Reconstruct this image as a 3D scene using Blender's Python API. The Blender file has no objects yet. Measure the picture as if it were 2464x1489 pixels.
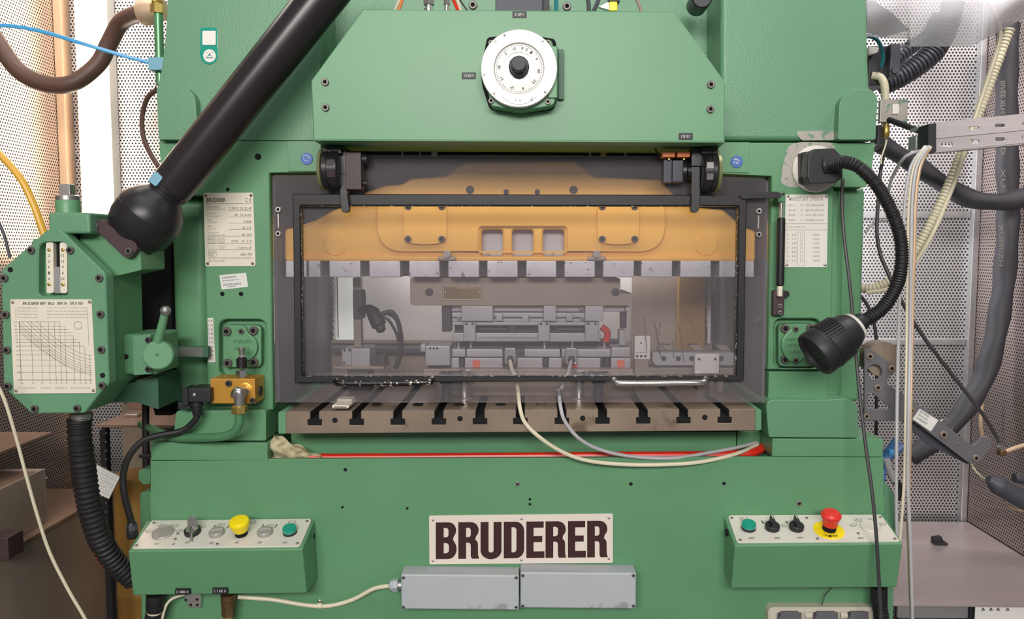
import bpy, bmesh, math, random
from mathutils import Vector, Matrix
from mathutils.geometry import tessellate_polygon
random.seed(7)
S = bpy.context.scene; COL = S.collection
V = Vector
# ------------------------------------------------------------------ camera, world, lights, exposure
F = 1900.0; CX = 1232.0; CY = 744.5
EYE = V((0, 0, 1.40)); PITCH = math.radians(4.3); YAW = math.radians(1.2)
cd = bpy.data.cameras.new('camera'); cam = bpy.data.objects.new('camera', cd); COL.objects.link(cam)
cd.sensor_width = 36; cd.lens = F / 2464 * 36; cd.clip_start = .05; cd.clip_end = 100
ROT = Matrix.Rotation(YAW, 4, 'Z') @ Matrix.Rotation(math.pi / 2 - PITCH, 4, 'X')
cam.matrix_world = Matrix.Translation(EYE) @ ROT
S.camera = cam
R3 = ROT.to_3x3(); RT = R3 @ V((1, 0, 0)); UP = R3 @ V((0, 1, 0)); FW = R3 @ V((0, 0, -1))

w = bpy.data.worlds.new('hall'); S.world = w; w.use_nodes = True
w.node_tree.nodes['Background'].inputs[0].default_value = (.93, .97, 1, 1)
w.node_tree.nodes['Background'].inputs[1].default_value = .14

def area(name, loc, tgt, sx, sy, power, col=(1, 1, 1)):
    l = bpy.data.lights.new(name, 'AREA'); l.shape = 'RECTANGLE'; l.size = sx; l.size_y = sy
    l.energy = power; l.color = col
    o = bpy.data.objects.new(name, l); COL.objects.link(o); o.location = loc
    o.rotation_euler = (V(tgt) - V(loc)).to_track_quat('-Z', 'Y').to_euler()
    return o
area('hall_light', (-.3, .55, 3.6), (0, 1.85, 1.0), 2.4, .8, 13, (1, .98, .93))
area('hall_light', (-.3, -2.9, 2.85), (0, 2, 1.0), 3.0, .8, 162, (1, .965, .93))
area('enclosure_light', (1.06, 2.56, 1.55), (1.5, 2.72, 1.45), .06, 1.0, 3.2, (1, .98, .98))
area('enclosure_light', (1.35, 1.75, 2.75), (1.45, 2.35, .7), .4, .3, 9, (1, .95, .93))
area('enclosure_light', (-1.2, 2.2, 2.6), (-1.4, 2.5, 1.2), .5, .2, 3, (1, .90, .80))
P0 = EYE + (FW + UP * ((CY - 481) / F)) * (1.945 / FW.y)
area('die_fill', (0, 1.945, P0.z), (0, 2.2, P0.z - .6), 1.0, .02, .42, (1, .95, .88))  # unseen fill added to brighten ram and die, no lamp is fitted here
area('rear_fill', (0, 2.36, 1.42), (0, 2.5, 1.0), .9, .05, 4, (1, .98, .96))  # unseen fill added for the brightness of the rear panel
S.view_settings.view_transform = 'Standard'; S.view_settings.look = 'None'
S.view_settings.gamma = 1; S.view_settings.use_curve_mapping = False
S.view_settings.exposure = 0.42

# ------------------------------------------------------------------ helpers
def P(x, y, Y):                       # the point of depth Y seen at a place of the photograph
    d = FW + RT * ((x - CX) / F) + UP * ((CY - y) / F)
    return EYE + d * (Y / d.y)
def PP(x, y, O, N):                   # the same on a tilted plane
    d = FW + RT * ((x - CX) / F) + UP * ((CY - y) / F)
    return EYE + d * ((O - EYE).dot(N) / d.dot(N))
def mm(px, Y): return px * Y / F
def lin(c):
    c = c / 255
    return c / 12.92 if c <= .04045 else ((c + .055) / 1.055) ** 2.4
def rgb(c): return tuple(lin(v) for v in c)

MATS = {}
def mat(name, col, rough=.5, metal=0, var=.08, vs=6, bump=0, bs=300, spec=.5, emit=0, wear=None, ws=30, wt=.68, stretch=None, coat=0):
    m = bpy.data.materials.new(name); m.use_nodes = True; MATS[name] = m
    nt = m.node_tree; n = nt.nodes; L = nt.links; b = n['Principled BSDF']
    c = rgb(col)
    b.inputs['Roughness'].default_value = rough; b.inputs['Metallic'].default_value = metal
    b.inputs['Specular IOR Level'].default_value = spec; b.inputs['Coat Weight'].default_value = coat
    tc = n.new('ShaderNodeTexCoord'); src = tc.outputs['Object']
    if stretch:
        mp = n.new('ShaderNodeMapping'); mp.inputs['Scale'].default_value = stretch
        L.new(src, mp.inputs[0]); src = mp.outputs[0]
    no = n.new('ShaderNodeTexNoise'); no.inputs['Scale'].default_value = vs; no.inputs['Detail'].default_value = 6
    L.new(src, no.inputs['Vector'])
    rp = n.new('ShaderNodeValToRGB'); L.new(no.outputs[0], rp.inputs[0])
    rp.color_ramp.elements[0].position = .3; rp.color_ramp.elements[1].position = .7
    rp.color_ramp.elements[0].color = tuple(v * (1 - var) for v in c) + (1,)
    rp.color_ramp.elements[1].color = tuple(min(1, v * (1 + var)) for v in c) + (1,)
    out = rp.outputs[0]
    if wear:
        n2 = n.new('ShaderNodeTexNoise'); n2.inputs['Scale'].default_value = ws; n2.inputs['Detail'].default_value = 8
        L.new(tc.outputs['Object'], n2.inputs['Vector'])
        r2 = n.new('ShaderNodeValToRGB'); L.new(n2.outputs[0], r2.inputs[0])
        r2.color_ramp.elements[0].position = wt; r2.color_ramp.elements[1].position = min(1, wt + .05)
        mx = n.new('ShaderNodeMix'); mx.data_type = 'RGBA'
        L.new(r2.outputs[0], mx.inputs[0]); L.new(out, mx.inputs[6]); mx.inputs[7].default_value = rgb(wear) + (1,)
        out = mx.outputs[2]
    L.new(out, b.inputs['Base Color'])
    if emit:
        L.new(out, b.inputs['Emission Color']); b.inputs['Emission Strength'].default_value = emit
    if bump:
        nb = n.new('ShaderNodeTexNoise'); nb.inputs['Scale'].default_value = bs; nb.inputs['Detail'].default_value = 3
        L.new(tc.outputs['Object'], nb.inputs['Vector'])
        bp = n.new('ShaderNodeBump'); bp.inputs['Strength'].default_value = bump; bp.inputs['Distance'].default_value = .002
        L.new(nb.outputs[0], bp.inputs['Height']); L.new(bp.outputs[0], b.inputs['Normal'])
    return m

def perforated(name, col, axis, pitch=.0115, rough=.38, metal=.75, hole=(38, 36, 38), rad=.29):
    m = mat(name, col, rough, metal, var=.1, vs=2.5)
    nt = m.node_tree; n = nt.nodes; L = nt.links; b = n['Principled BSDF']
    base = b.inputs['Base Color'].links[0].from_socket
    tc = n.new('ShaderNodeTexCoord'); sp = n.new('ShaderNodeSeparateXYZ'); L.new(tc.outputs['Object'], sp.inputs[0])
    def mth(op, a, bb=None):
        x = n.new('ShaderNodeMath'); x.operation = op
        for i, v in enumerate((a, bb)):
            if v is None: continue
            if isinstance(v, (int, float)): x.inputs[i].default_value = v
            else: L.new(v, x.inputs[i])
        return x.outputs[0]
    u = mth('MULTIPLY', sp.outputs[axis], 1 / pitch); v = mth('MULTIPLY', sp.outputs[2], 1 / (pitch * 1.732))
    def dist(o):
        a = mth('SUBTRACT', mth('FRACT', mth('ADD', u, o + 500)), .5)
        c = mth('MULTIPLY', mth('SUBTRACT', mth('FRACT', mth('ADD', v, o + 500)), .5), 1.732)
        return mth('SQRT', mth('ADD', mth('MULTIPLY', a, a), mth('MULTIPLY', c, c)))
    h = mth('LESS_THAN', mth('MINIMUM', dist(0), dist(.5)), rad)
    mx = n.new('ShaderNodeMix'); mx.data_type = 'RGBA'
    L.new(h, mx.inputs[0]); L.new(base, mx.inputs[6]); mx.inputs[7].default_value = rgb(hole) + (1,)
    L.new(mx.outputs[2], b.inputs['Base Color'])
    L.new(mth('MULTIPLY', mth('SUBTRACT', 1, h), metal), b.inputs['Metallic'])
    L.new(mth('ADD', mth('MULTIPLY', h, .5), rough), b.inputs['Roughness'])
    return m

def clear(name, tint, haze, hazecol, rough=.06, refl=1.0):
    m = bpy.data.materials.new(name); m.use_nodes = True; MATS[name] = m
    nt = m.node_tree; n = nt.nodes; L = nt.links; n.remove(n['Principled BSDF'])
    tr = n.new('ShaderNodeBsdfTransparent'); tr.inputs[0].default_value = rgb(tint) + (1,)
    df = n.new('ShaderNodeBsdfDiffuse'); df.inputs[0].default_value = rgb(hazecol) + (1,)
    gl = n.new('ShaderNodeBsdfGlossy'); gl.inputs['Roughness'].default_value = rough
    tc = n.new('ShaderNodeTexCoord'); no = n.new('ShaderNodeTexNoise'); no.inputs['Scale'].default_value = 3; no.inputs['Detail'].default_value = 6
    L.new(tc.outputs['Object'], no.inputs['Vector'])
    mr = n.new('ShaderNodeMapRange'); mr.inputs[1].default_value = .3; mr.inputs[2].default_value = .7
    mr.inputs[3].default_value = haze * .75; mr.inputs[4].default_value = haze * 1.25
    L.new(no.outputs[0], mr.inputs[0])
    m1 = n.new('ShaderNodeMixShader'); L.new(mr.outputs[0], m1.inputs[0]); L.new(tr.outputs[0], m1.inputs[1]); L.new(df.outputs[0], m1.inputs[2])
    fr = n.new('ShaderNodeFresnel'); fr.inputs[0].default_value = 1.5
    ml = n.new('ShaderNodeMath'); ml.operation = 'MULTIPLY'; L.new(fr.outputs[0], ml.inputs[0]); ml.inputs[1].default_value = refl
    m2 = n.new('ShaderNodeMixShader'); L.new(ml.outputs[0], m2.inputs[0]); L.new(m1.outputs[0], m2.inputs[1]); L.new(gl.outputs[0], m2.inputs[2])
    L.new(m2.outputs[0], n['Material Output'].inputs[0])
    return m

mat('green', (94, 145, 105), .42, var=.05, vs=4, bump=.03, bs=400, wear=(120, 165, 135), ws=60, wt=.74)
mat('green_cast', (97, 144, 111), .40, var=.06, vs=3, bump=.34, bs=230, wear=(105, 160, 128), ws=25, wt=.72)
mat('green_dark', (56, 96, 72), .5, var=.1, vs=5, bump=.1, bs=200)
mat('green_pipe', (88, 140, 100), .3, var=.12, vs=20, metal=.25)
mat('black_paint', (30, 28, 32), .38, var=.15, vs=12, wear=(120, 115, 110), ws=90, wt=.74)
mat('black_frame', (23, 21, 23), .5, var=.1, vs=8)
mat('chipped_black', (26, 24, 26), .3, var=.15, vs=12, wear=(205, 195, 180), ws=120, wt=.59, metal=.2)
mat('black_plastic', (32, 32, 36), .5, var=.08, vs=15, bump=.06, bs=800)
mat('black_rubber', (27, 25, 27), .55, var=.15, vs=30)
mat('black_tube', (36, 31, 34), .3, var=.12, vs=5)
mat('brown_block', (62, 44, 48), .5, var=.1)
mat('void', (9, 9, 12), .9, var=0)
mat('steel', (176, 172, 170), .34, .85, var=.1, vs=14)
mat('bright_steel', (215, 212, 208), .2, .95, var=.06, vs=20)
mat('ground_steel', (150, 132, 116), .42, .65, var=.16, vs=7, wear=(118, 98, 82), ws=9, wt=.64)
mat('block_steel', (190, 186, 190), .45, .45, var=.14, vs=16, wear=(120, 116, 120), ws=60, wt=.64)
mat('die_steel', (152, 136, 120), .5, .35, var=.08, vs=8)
mat('die_light_steel', (176, 172, 172), .45, .4, var=.08, vs=9)
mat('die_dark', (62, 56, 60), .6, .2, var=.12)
mat('aluminium', (182, 181, 183), .36, .7, var=.08, vs=18, stretch=(.2, 1, 3))
mat('dial_face', (214, 210, 204), .45, .15, var=.03)
mat('dial_ring', (190, 188, 184), .35, .5, var=.06)
mat('brass', (196, 170, 96), .3, .8, var=.1, vs=20)
mat('old_brass', (120, 96, 66), .45, .7, var=.2, vs=20)
mat('gold_anodised', (206, 150, 62), .35, .45, var=.05, vs=12)
mat('ram_yellow', (232, 172, 56), .48, var=.07, vs=4)
mat('plate_white', (226, 220, 212), .45, .1, var=.03, vs=10)
mat('plate_cream', (222, 214, 196), .5, .05, var=.03, vs=10)
mat('panel_white', (222, 216, 206), .4, .15, var=.03, vs=10)
mat('sign_white', (226, 214, 202), .4, var=.03)
mat('sign_ink', (58, 24, 26), .45, var=.1)
mat('ink', (54, 52, 50), .6, var=0)
mat('ink_grey', (140, 134, 124), .6, var=0)
mat('white_ink', (225, 222, 218), .6, var=0)
mat('box_grey', (176, 180, 184), .5, var=.04, vs=5, wear=(150, 150, 151), ws=14, wt=.61)
mat('yellow', (250, 222, 20), .35, var=.02)
mat('red', (226, 52, 44), .35, var=.03)
mat('red_hose', (214, 44, 26), .35, var=.08)
mat('teal_lens', (16, 150, 128), .2, var=.04, coat=.6)
mat('grey_button', (168, 164, 158), .45, .3, var=.05)
mat('blue_sticker', (62, 104, 176), .45, var=.05)
mat('blue_tube', (70, 160, 214), .35, var=.06)
mat('teal_tube', (30, 120, 130), .35, var=.06)
mat('blue_clip', (120, 170, 190), .45, var=.04)
mat('orange', (232, 130, 70), .4, var=.06)
mat('olive', (128, 132, 92), .4, .4, var=.12)
mat('brown_hose', (92, 66, 58), .5, var=.1)
mat('cable_yellow', (222, 170, 62), .4, var=.05)
mat('cable_white', (222, 212, 186), .45, var=.05)
mat('cable_grey', (184, 182, 184), .45, var=.05)
mat('cable_dark', (60, 58, 60), .45, var=.1)
mat('conduit_beige', (200, 192, 166), .5, var=.06)
mat('blue_grip', (64, 104, 150), .4)
mat('sleeve_grey', (56, 54, 60), .62, var=.14, vs=10, bump=.4, bs=25)
mat('bracket_grey', (112, 110, 114), .5, .3, var=.06)
mat('cloth', (250, 240, 206), .85, var=.05, vs=12, bump=.05, bs=60)
mat('rust_steel', (148, 120, 104), .5, .35, var=.25, vs=6, stretch=(.5, 1, 2))
mat('bin_steel', (172, 154, 142), .42, .35, var=.2, vs=4, stretch=(2, 1, .3))
mat('table_steel', (208, 194, 192), .36, .6, var=.12, vs=3, stretch=(.5, 2, 1))
mat('copper_tan', (158, 118, 56), .5, .2, var=.14, vs=4)
mat('rear_panel', (196, 190, 184), .6, .1, var=.06, vs=2)
mat('rear_white_glow', (238, 240, 230), .5, var=.03, emit=.25)  # its own faint glow stands in for light from behind the opening
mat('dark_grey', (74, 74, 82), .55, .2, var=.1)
mat('post_beige', (196, 168, 140), .5, .3, var=.06)
mat('paper', (222, 220, 214), .7, var=.04)
mat('orange_sticker', (228, 106, 76), .5, var=.05)
mat('socket_beige', (208, 200, 184), .45, var=.05)
mat('socket_flap', (104, 102, 108), .4, var=.06)
mat('worn_ground', (166, 160, 152), .5, .4, var=.18, vs=20, bump=.1, bs=150, wear=(110, 140, 120), ws=45, wt=.55)
mat('bolt_steel', (104, 98, 94), .42, .5, var=.1, vs=40)
mat('lamp_glow', (255, 236, 214), .5, var=0, emit=9)
mat('floor_grey', (120, 118, 116), .7, var=.12, vs=3)
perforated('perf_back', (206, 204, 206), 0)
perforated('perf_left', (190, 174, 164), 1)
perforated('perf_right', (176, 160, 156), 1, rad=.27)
clear('polycarbonate', (246, 246, 248), .085, (196, 186, 190), .05, .9)
clear('film', (235, 235, 238), .78, (186, 184, 188), .5, .12)
clear('clear_lens', (240, 240, 240), .05, (200, 200, 200), .05, 1)

def fillet(pts, r, n=4):
    out = []; k = len(pts)
    for i in range(k):
        a = V(pts[i - 1]); b = V(pts[i]); c = V(pts[(i + 1) % k])
        rr = r[i] if isinstance(r, (list, tuple)) else r
        d1 = (a - b); d2 = (c - b)
        t = min(rr, d1.length * .49, d2.length * .49)
        if t < .05: out.append(tuple(b)); continue
        p = b + d1.normalized() * t; q = b + d2.normalized() * t
        for j in range(n + 1):
            s = j / n
            out.append(tuple(p * (1 - s) ** 2 + b * 2 * s * (1 - s) + q * s * s))
    return out
def rr(x0, y0, x1, y1, r, n=4): return fillet([(x0, y0), (x1, y0), (x1, y1), (x0, y1)], r, n)
def circ(x, y, r, n=20, ry=None): return [(x + r * math.cos(2 * math.pi * i / n), y + (ry or r) * math.sin(2 * math.pi * i / n)) for i in range(n)]

def spline(pts, step=.012):
    pts = [V(p) for p in pts]
    if len(pts) < 3:
        k = max(2, int((pts[1] - pts[0]).length / step)); return [pts[0].lerp(pts[1], i / k) for i in range(k + 1)]
    out = []
    for i in range(len(pts) - 1):
        p0 = pts[i - 1] if i else pts[0] * 2 - pts[1]
        p1, p2 = pts[i], pts[i + 1]
        p3 = pts[i + 2] if i + 2 < len(pts) else p2 * 2 - p1
        k = max(3, int((p2 - p1).length / step))
        for j in range(k):
            t = j / k
            out.append(.5 * ((2 * p1) + (p2 - p0) * t + (2 * p0 - 5 * p1 + 4 * p2 - p3) * t * t + (3 * p1 - p0 - 3 * p2 + p3) * t ** 3))
    out.append(pts[-1]); return out
def basis(ax):
    ax = V(ax).normalized(); a = V((0, 0, 1)) if abs(ax.z) < .9 else V((1, 0, 0))
    u = ax.cross(a).normalized(); return u, ax.cross(u)

class M:
    def __init__(s): s.bm = bmesh.new(); s.wn = False; s.flat = False
    def _merge(s, t):
        bmesh.ops.recalc_face_normals(t, faces=t.faces[:])
        me = bpy.data.meshes.new('tmp'); t.to_mesh(me); t.free(); s.bm.from_mesh(me); bpy.data.meshes.remove(me); return s
    def hull(s, front, back, bev=0, seg=2):
        t = bmesh.new(); a = [t.verts.new(p) for p in front]; b = [t.verts.new(p) for p in back]; k = len(a)
        t.faces.new(a); t.faces.new(b[::-1])
        for i in range(k): t.faces.new((a[i], b[i], b[(i + 1) % k], a[(i + 1) % k]))
        bmesh.ops.recalc_face_normals(t, faces=t.faces[:])
        if bev:
            s.wn = True
            es = [e for e in t.edges if len(e.link_faces) == 2 and e.calc_face_angle(0) > .45]
            bmesh.ops.bevel(t, geom=es, offset=bev, segments=seg, profile=.5, affect='EDGES', clamp_overlap=True)
        return s._merge(t)
    def prism(s, pts, Y0, Y1, bev=0, seg=2):
        f = [P(x, y, Y0) for x, y in pts]
        return s.hull(f, [p + V((0, Y1 - Y0, 0)) for p in f], bev, seg)
    def box(s, x0, x1, y0, y1, z0, z1, bev=0, seg=2):
        f = [V((x0, y0, z0)), V((x1, y0, z0)), V((x1, y0, z1)), V((x0, y0, z1))]
        return s.hull(f, [V((p.x, y1, p.z)) for p in f], bev, seg)
    def rect(s, x0, y0, x1, y1, Y0, Y1, bev=0, seg=2):
        ym = (y0 + y1) / 2; xm = (x0 + x1) / 2
        return s.box(P(x0, ym, Y0).x, P(x1, ym, Y0).x, Y0, Y1, P(xm, y1, Y0).z, P(xm, y0, Y0).z, bev, seg)
    def disc(s, x, y, r, Y0, Y1, n=20, bev=0):
        c = P(x, y, Y0); R = mm(r, Y0)
        f = [c + V((R * math.cos(2 * math.pi * i / n), 0, R * math.sin(2 * math.pi * i / n))) for i in range(n)]
        return s.hull(f, [p + V((0, Y1 - Y0, 0)) for p in f], bev, 1)
    def lathe(s, c, ax, prof, n=20):          # prof: (distance along the axis, radius)
        c = V(c); ax = V(ax).normalized(); u, v = basis(ax); t = bmesh.new(); rings = []
        for d, r in prof:
            if r < 1e-6: rings.append([t.verts.new(c + ax * d)])
            else: rings.append([t.verts.new(c + ax * d + (u * math.cos(2 * math.pi * i / n) + v * math.sin(2 * math.pi * i / n)) * r) for i in range(n)])
        for a, b in zip(rings, rings[1:]):
            for i in range(n):
                j = (i + 1) % n
                q = [a[i % len(a)], a[j % len(a)], b[j % len(b)], b[i % len(b)]]
                q = list(dict.fromkeys(q))
                if len(q) > 2: t.faces.new(q)
        for r_ in (rings[0], rings[-1]):
            if len(r_) > 2: t.faces.new(r_)
        return s._merge(t)
    def cyl(s, a, b, r, r2=None, n=16):
        a = V(a); b = V(b); return s.lathe(a, b - a, [(0, r), ((b - a).length, r if r2 is None else r2)], n)
    def sweep(s, pts, rad, n=10, step=.012, smooth=True):
        path = spline(pts, step) if smooth else [V(p) for p in pts]
        t = bmesh.new(); rings = []; u = None; L = 0
        for i, p in enumerate(path):
            d = (path[min(i + 1, len(path) - 1)] - path[max(i - 1, 0)]).normalized()
            if u is None: u = basis(d)[0]
            else: u = (u - d * u.dot(d)).normalized()
            v = d.cross(u)
            if i: L += (p - path[i - 1]).length
            r = rad(L) if callable(rad) else rad
            ru, rv = r if isinstance(r, tuple) else (r, r)
            rings.append([t.verts.new(p + u * (math.cos(2 * math.pi * k / n) * ru) + v * (math.sin(2 * math.pi * k / n) * rv)) for k in range(n)])
        for a, b in zip(rings, rings[1:]):
            for k in range(n): t.faces.new((a[k], a[(k + 1) % n], b[(k + 1) % n], b[k]))
        t.faces.new(rings[0]); t.faces.new(rings[-1])
        return s._merge(t)
    def corr(s, pts, r, pitch, amp, n=12):    # ribbed hose
        return s.sweep(pts, lambda L: r + amp * (1 if (L / pitch) % 1 < .55 else -1), n, pitch / 4)
    def frommesh(s, me, f):
        for v_ in me.vertices: v_.co = f(v_.co)
        s.bm.from_mesh(me); bpy.data.meshes.remove(me); return s
    def text(s, txt, O, U, W, bold=0, body=True):   # lettering filling the rectangle O, O+U, O+W
        cu = bpy.data.curves.new('t', 'FONT'); cu.body = txt; cu.size = 1; cu.resolution_u = 2; cu.offset = bold
        ob = bpy.data.objects.new('t', cu); me = bpy.data.meshes.new_from_object(ob)
        bpy.data.objects.remove(ob); bpy.data.curves.remove(cu)
        if not me.vertices: return s
        xs = [v_.co.x for v_ in me.vertices]; ys = [v_.co.y for v_ in me.vertices]
        x0, x1, y0, y1 = min(xs), max(xs), min(ys), max(ys)
        return s.frommesh(me, lambda c: O + U * ((c.x - x0) / max(1e-6, x1 - x0)) + W * ((c.y - y0) / max(1e-6, y1 - y0)))
    def write(s, txt, x0, y0, x1, y1, Y, bold=0):
        O = P(x0, y1, Y); return s.text(txt, O, P(x1, y1, Y) - O, P(x0, y0, Y) - O, bold)
    def line(s, pts, wpx, Y):                 # flat printed line
        q = [P(x, y, Y) for x, y in pts]; h = mm(wpx, Y) / 2
        for a, b in zip(q, q[1:]):
            d = (b - a).normalized(); nn = V((-d.z, 0, d.x)) * h
            s.bm.faces.new([s.bm.verts.new(p) for p in (a - nn, b - nn, b + nn, a + nn)])
        return s
    def plate(s, outer, holes, Y0, Y1, bev=0):   # flat plate with openings, outlines in photograph units on plane Y0
        loops = []
        for k, pts in enumerate([outer] + list(holes)):
            q = []
            for x, y in pts:
                p = P(x, y, Y0); p = V((p.x, p.z))
                if not q or (p - q[-1]).length > 2e-5: q.append(p)
            if (q[0] - q[-1]).length < 2e-5: q.pop()
            ar = sum(a.x * b.y - b.x * a.y for a, b in zip(q, q[1:] + q[:1]))
            if (ar < 0) == (k == 0): q.reverse()
            loops.append(q)
        def inset(q, d):
            o = []
            for i in range(len(q)):
                a, b, c = q[i - 1], q[i], q[(i + 1) % len(q)]
                n1 = V((a.y - b.y, b.x - a.x)).normalized(); n2 = V((b.y - c.y, c.x - b.x)).normalized()
                m = n1 + n2; m = m.normalized() / max(.5, m.length / 2) if m.length > 1e-6 else n1
                o.append(b + m * d)
            return o
        t = bmesh.new()
        front = [inset(q, bev) if bev else q for q in loops]
        tri = tessellate_polygon([[V((p.x, p.y, 0)) for p in q] for q in front])
        flat = [p for q in front for p in q]
        f0 = [t.verts.new((p.x, Y0, p.y)) for p in flat]
        for f in tri:
            if len(set(f)) == 3: t.faces.new([f0[i] for i in f])
        b0 = [t.verts.new((p.x, Y1, p.y)) for q in loops for p in q]
        for f in tri:
            if len(set(f)) == 3: t.faces.new([b0[i] for i in f[::-1]])
        m0 = [t.verts.new((p.x, Y0 + bev, p.y)) for q in loops for p in q] if bev else f0
        k = 0
        for q in loops:
            n = len(q)
            for i in range(n):
                a, b = k + i, k + (i + 1) % n
                if bev: t.faces.new((f0[a], f0[b], m0[b], m0[a]))
                t.faces.new((m0[a], m0[b], b0[b], b0[a]))
            k += n
        s.flat = True
        return s._merge(t)
    def grid(s, fn, nu, nv, thick=0):
        t = bmesh.new(); g = [[t.verts.new(fn(i / nu, j / nv)) for j in range(nv + 1)] for i in range(nu + 1)]
        for i in range(nu):
            for j in range(nv): t.faces.new((g[i][j], g[i + 1][j], g[i + 1][j + 1], g[i][j + 1]))
        if thick: bmesh.ops.solidify(t, geom=t.faces[:], thickness=thick)
        return s._merge(t)

def finish(name, b, m, origin, smooth=True, ang=.6):
    me = bpy.data.meshes.new(name)
    bmesh.ops.translate(b.bm, verts=b.bm.verts[:], vec=-origin)
    b.bm.to_mesh(me); b.bm.free()
    me.materials.append(MATS[m])
    smooth = smooth and not b.flat
    if smooth:
        me.shade_smooth(); me.set_sharp_from_angle(angle=ang)
    o = bpy.data.objects.new(name, me); COL.objects.link(o)
    if smooth and b.wn:
        md = o.modifiers.new('weighted_normal', 'WEIGHTED_NORMAL'); md.keep_sharp = True
    return o
def tag(o, label, cat, group=None):
    o['label'] = label; o['category'] = cat
    if group: o['group'] = group
    return o
def thing(name, label, cat, loc, group=None):
    o = bpy.data.objects.new(name, None); COL.objects.link(o); o.empty_display_size = .02
    o.location = loc; o['org'] = tuple(loc); return tag(o, label, cat, group)
def org(o):
    while o.parent: o = o.parent
    return V(o['org'])
def part(name, b, m, parent, label=None, smooth=True, stuff=False):
    o = finish(name, b, m, org(parent), smooth); o.parent = parent
    if label: o['label'] = label
    if stuff: o['kind'] = 'stuff'
    return o
def single(name, b, m, label, cat, group=None, smooth=True):
    vs = [v_.co for v_ in b.bm.verts]
    o_ = V(((min(v_.x for v_ in vs) + max(v_.x for v_ in vs)) / 2, (min(v_.y for v_ in vs) + max(v_.y for v_ in vs)) / 2, min(v_.z for v_ in vs)))
    o = finish(name, b, m, o_, smooth); o.location = o_; o['org'] = tuple(o_); return tag(o, label, cat, group)
def struct(name, b, m, parent=None):
    o = finish(name, b, m, V((0, 0, 0)) if not parent else org(parent)); o['org'] = (0, 0, 0)
    if parent: o.parent = parent
    else: o['kind'] = 'structure'
    return o

# screws share one mesh each
def unit_bolt():
    b = bmesh.new(); n = 12
    def ring(r, y, hexa=False):
        o = []
        for i in range(n):
            q = r * (math.cos(math.pi / 6) if hexa and i % 2 else 1)
            o.append(b.verts.new((q * math.cos(2 * math.pi * i / n), y, q * math.sin(2 * math.pi * i / n))))
        return o
    rs = [ring(1, .02), ring(1, -.5), ring(.88, -.62), ring(.55, -.62, True), ring(.55, -.2, True)]
    for a, c in zip(rs, rs[1:]):
        for i in range(n): b.faces.new((a[i], c[i], c[(i + 1) % n], a[(i + 1) % n]))
    b.faces.new(rs[-1][::-1]); bmesh.ops.recalc_face_normals(b, faces=b.faces[:])
    for f in b.faces:
        if all(v_.co.xz.length < .56 for v_ in f.verts): f.material_index = 1
    return b
def unit_rivet():
    b = bmesh.new(); n = 10; rs = []
    for r, y in ((1, .02), (1, -.18), (.75, -.4), (.35, -.52)):
        rs.append([b.verts.new((r * math.cos(2 * math.pi * i / n), y, r * math.sin(2 * math.pi * i / n))) for i in range(n)])
    for a, c in zip(rs, rs[1:]):
        for i in range(n): b.faces.new((a[i], c[i], c[(i + 1) % n], a[(i + 1) % n]))
    b.faces.new(rs[-1]); bmesh.ops.recalc_face_normals(b, faces=b.faces[:]); return b
def unit_hole():
    b = bmesh.new(); n = 12; rs = []
    for r, y in ((1.12, .02), (1.12, -.08), (.95, -.08), (.9, -.02)):
        rs.append([b.verts.new((r * math.cos(2 * math.pi * i / n), y, r * math.sin(2 * math.pi * i / n))) for i in range(n)])
    for a, c in zip(rs, rs[1:]):
        for i in range(n): b.faces.new((a[i], c[i], c[(i + 1) % n], a[(i + 1) % n]))
    b.faces.new(rs[-1]); bmesh.ops.recalc_face_normals(b, faces=b.faces[:]); return b
UNIT = {}
def small(kind, m, parent, pos, r, name, nrm=None):
    k = kind + m
    if k not in UNIT:
        me = bpy.data.meshes.new(kind); b = {'bolt': unit_bolt, 'rivet': unit_rivet, 'hole': unit_hole}[kind](); b.to_mesh(me); b.free()
        me.materials.append(MATS[m]); me.materials.append(MATS['void']); me.shade_smooth(); me.set_sharp_from_angle(angle=.6); UNIT[k] = me
    o = bpy.data.objects.new(name, UNIT[k]); COL.objects.link(o); o.parent = parent; o.location = pos - org(parent); o.scale = (r, r, r)
    if nrm is not None:
        o.rotation_mode = 'QUATERNION'; o.rotation_quaternion = V((0, -1, 0)).rotation_difference(V(nrm))
    return o
def bolt(parent, x, y, Y, r, m='bolt_steel', name='bolt'): return small('bolt', m, parent, P(x, y, Y), mm(r, Y), name)
def rivet(parent, x, y, Y, r, m='steel', name='screw'): return small('rivet', m, parent, P(x, y, Y), mm(r, Y), name)
def hole(parent, x, y, Y, r, m='void', name='drilled_hole'): return small('hole', m, parent, P(x, y, Y), mm(r, Y), name)
# ------------------------------------------------------------------ the setting
YB = 2.7
def wx(x, Y): return P(x, 744, Y).x
XL = wx(176, YB); XR = wx(2338, YB)
struct('floor', M().box(-3, 3, -1, 3.4, -.05, 0), 'floor_grey')
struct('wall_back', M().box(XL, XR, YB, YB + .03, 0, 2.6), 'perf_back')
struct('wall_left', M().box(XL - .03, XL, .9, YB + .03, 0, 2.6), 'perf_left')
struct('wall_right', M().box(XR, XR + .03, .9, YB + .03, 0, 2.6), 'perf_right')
t = struct('trim_1', M().box(XL + .001, XL + .030, YB - .05, YB - .0, 0, 2.6, .003), 'post_beige')
for yy in (60, 380): hole(t, 186, yy, YB - .05, 3)
t = struct('trim_2', M().box(XR - .022, XR - .001, YB - .03, YB, 0, 2.6, .003), 'aluminium')
t = struct('trim_3', M().box(wx(1900, YB), XR - .023, YB - .012, YB, P(2250, 525, YB).z, P(2250, 508, YB).z, .002), 'aluminium')
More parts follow.
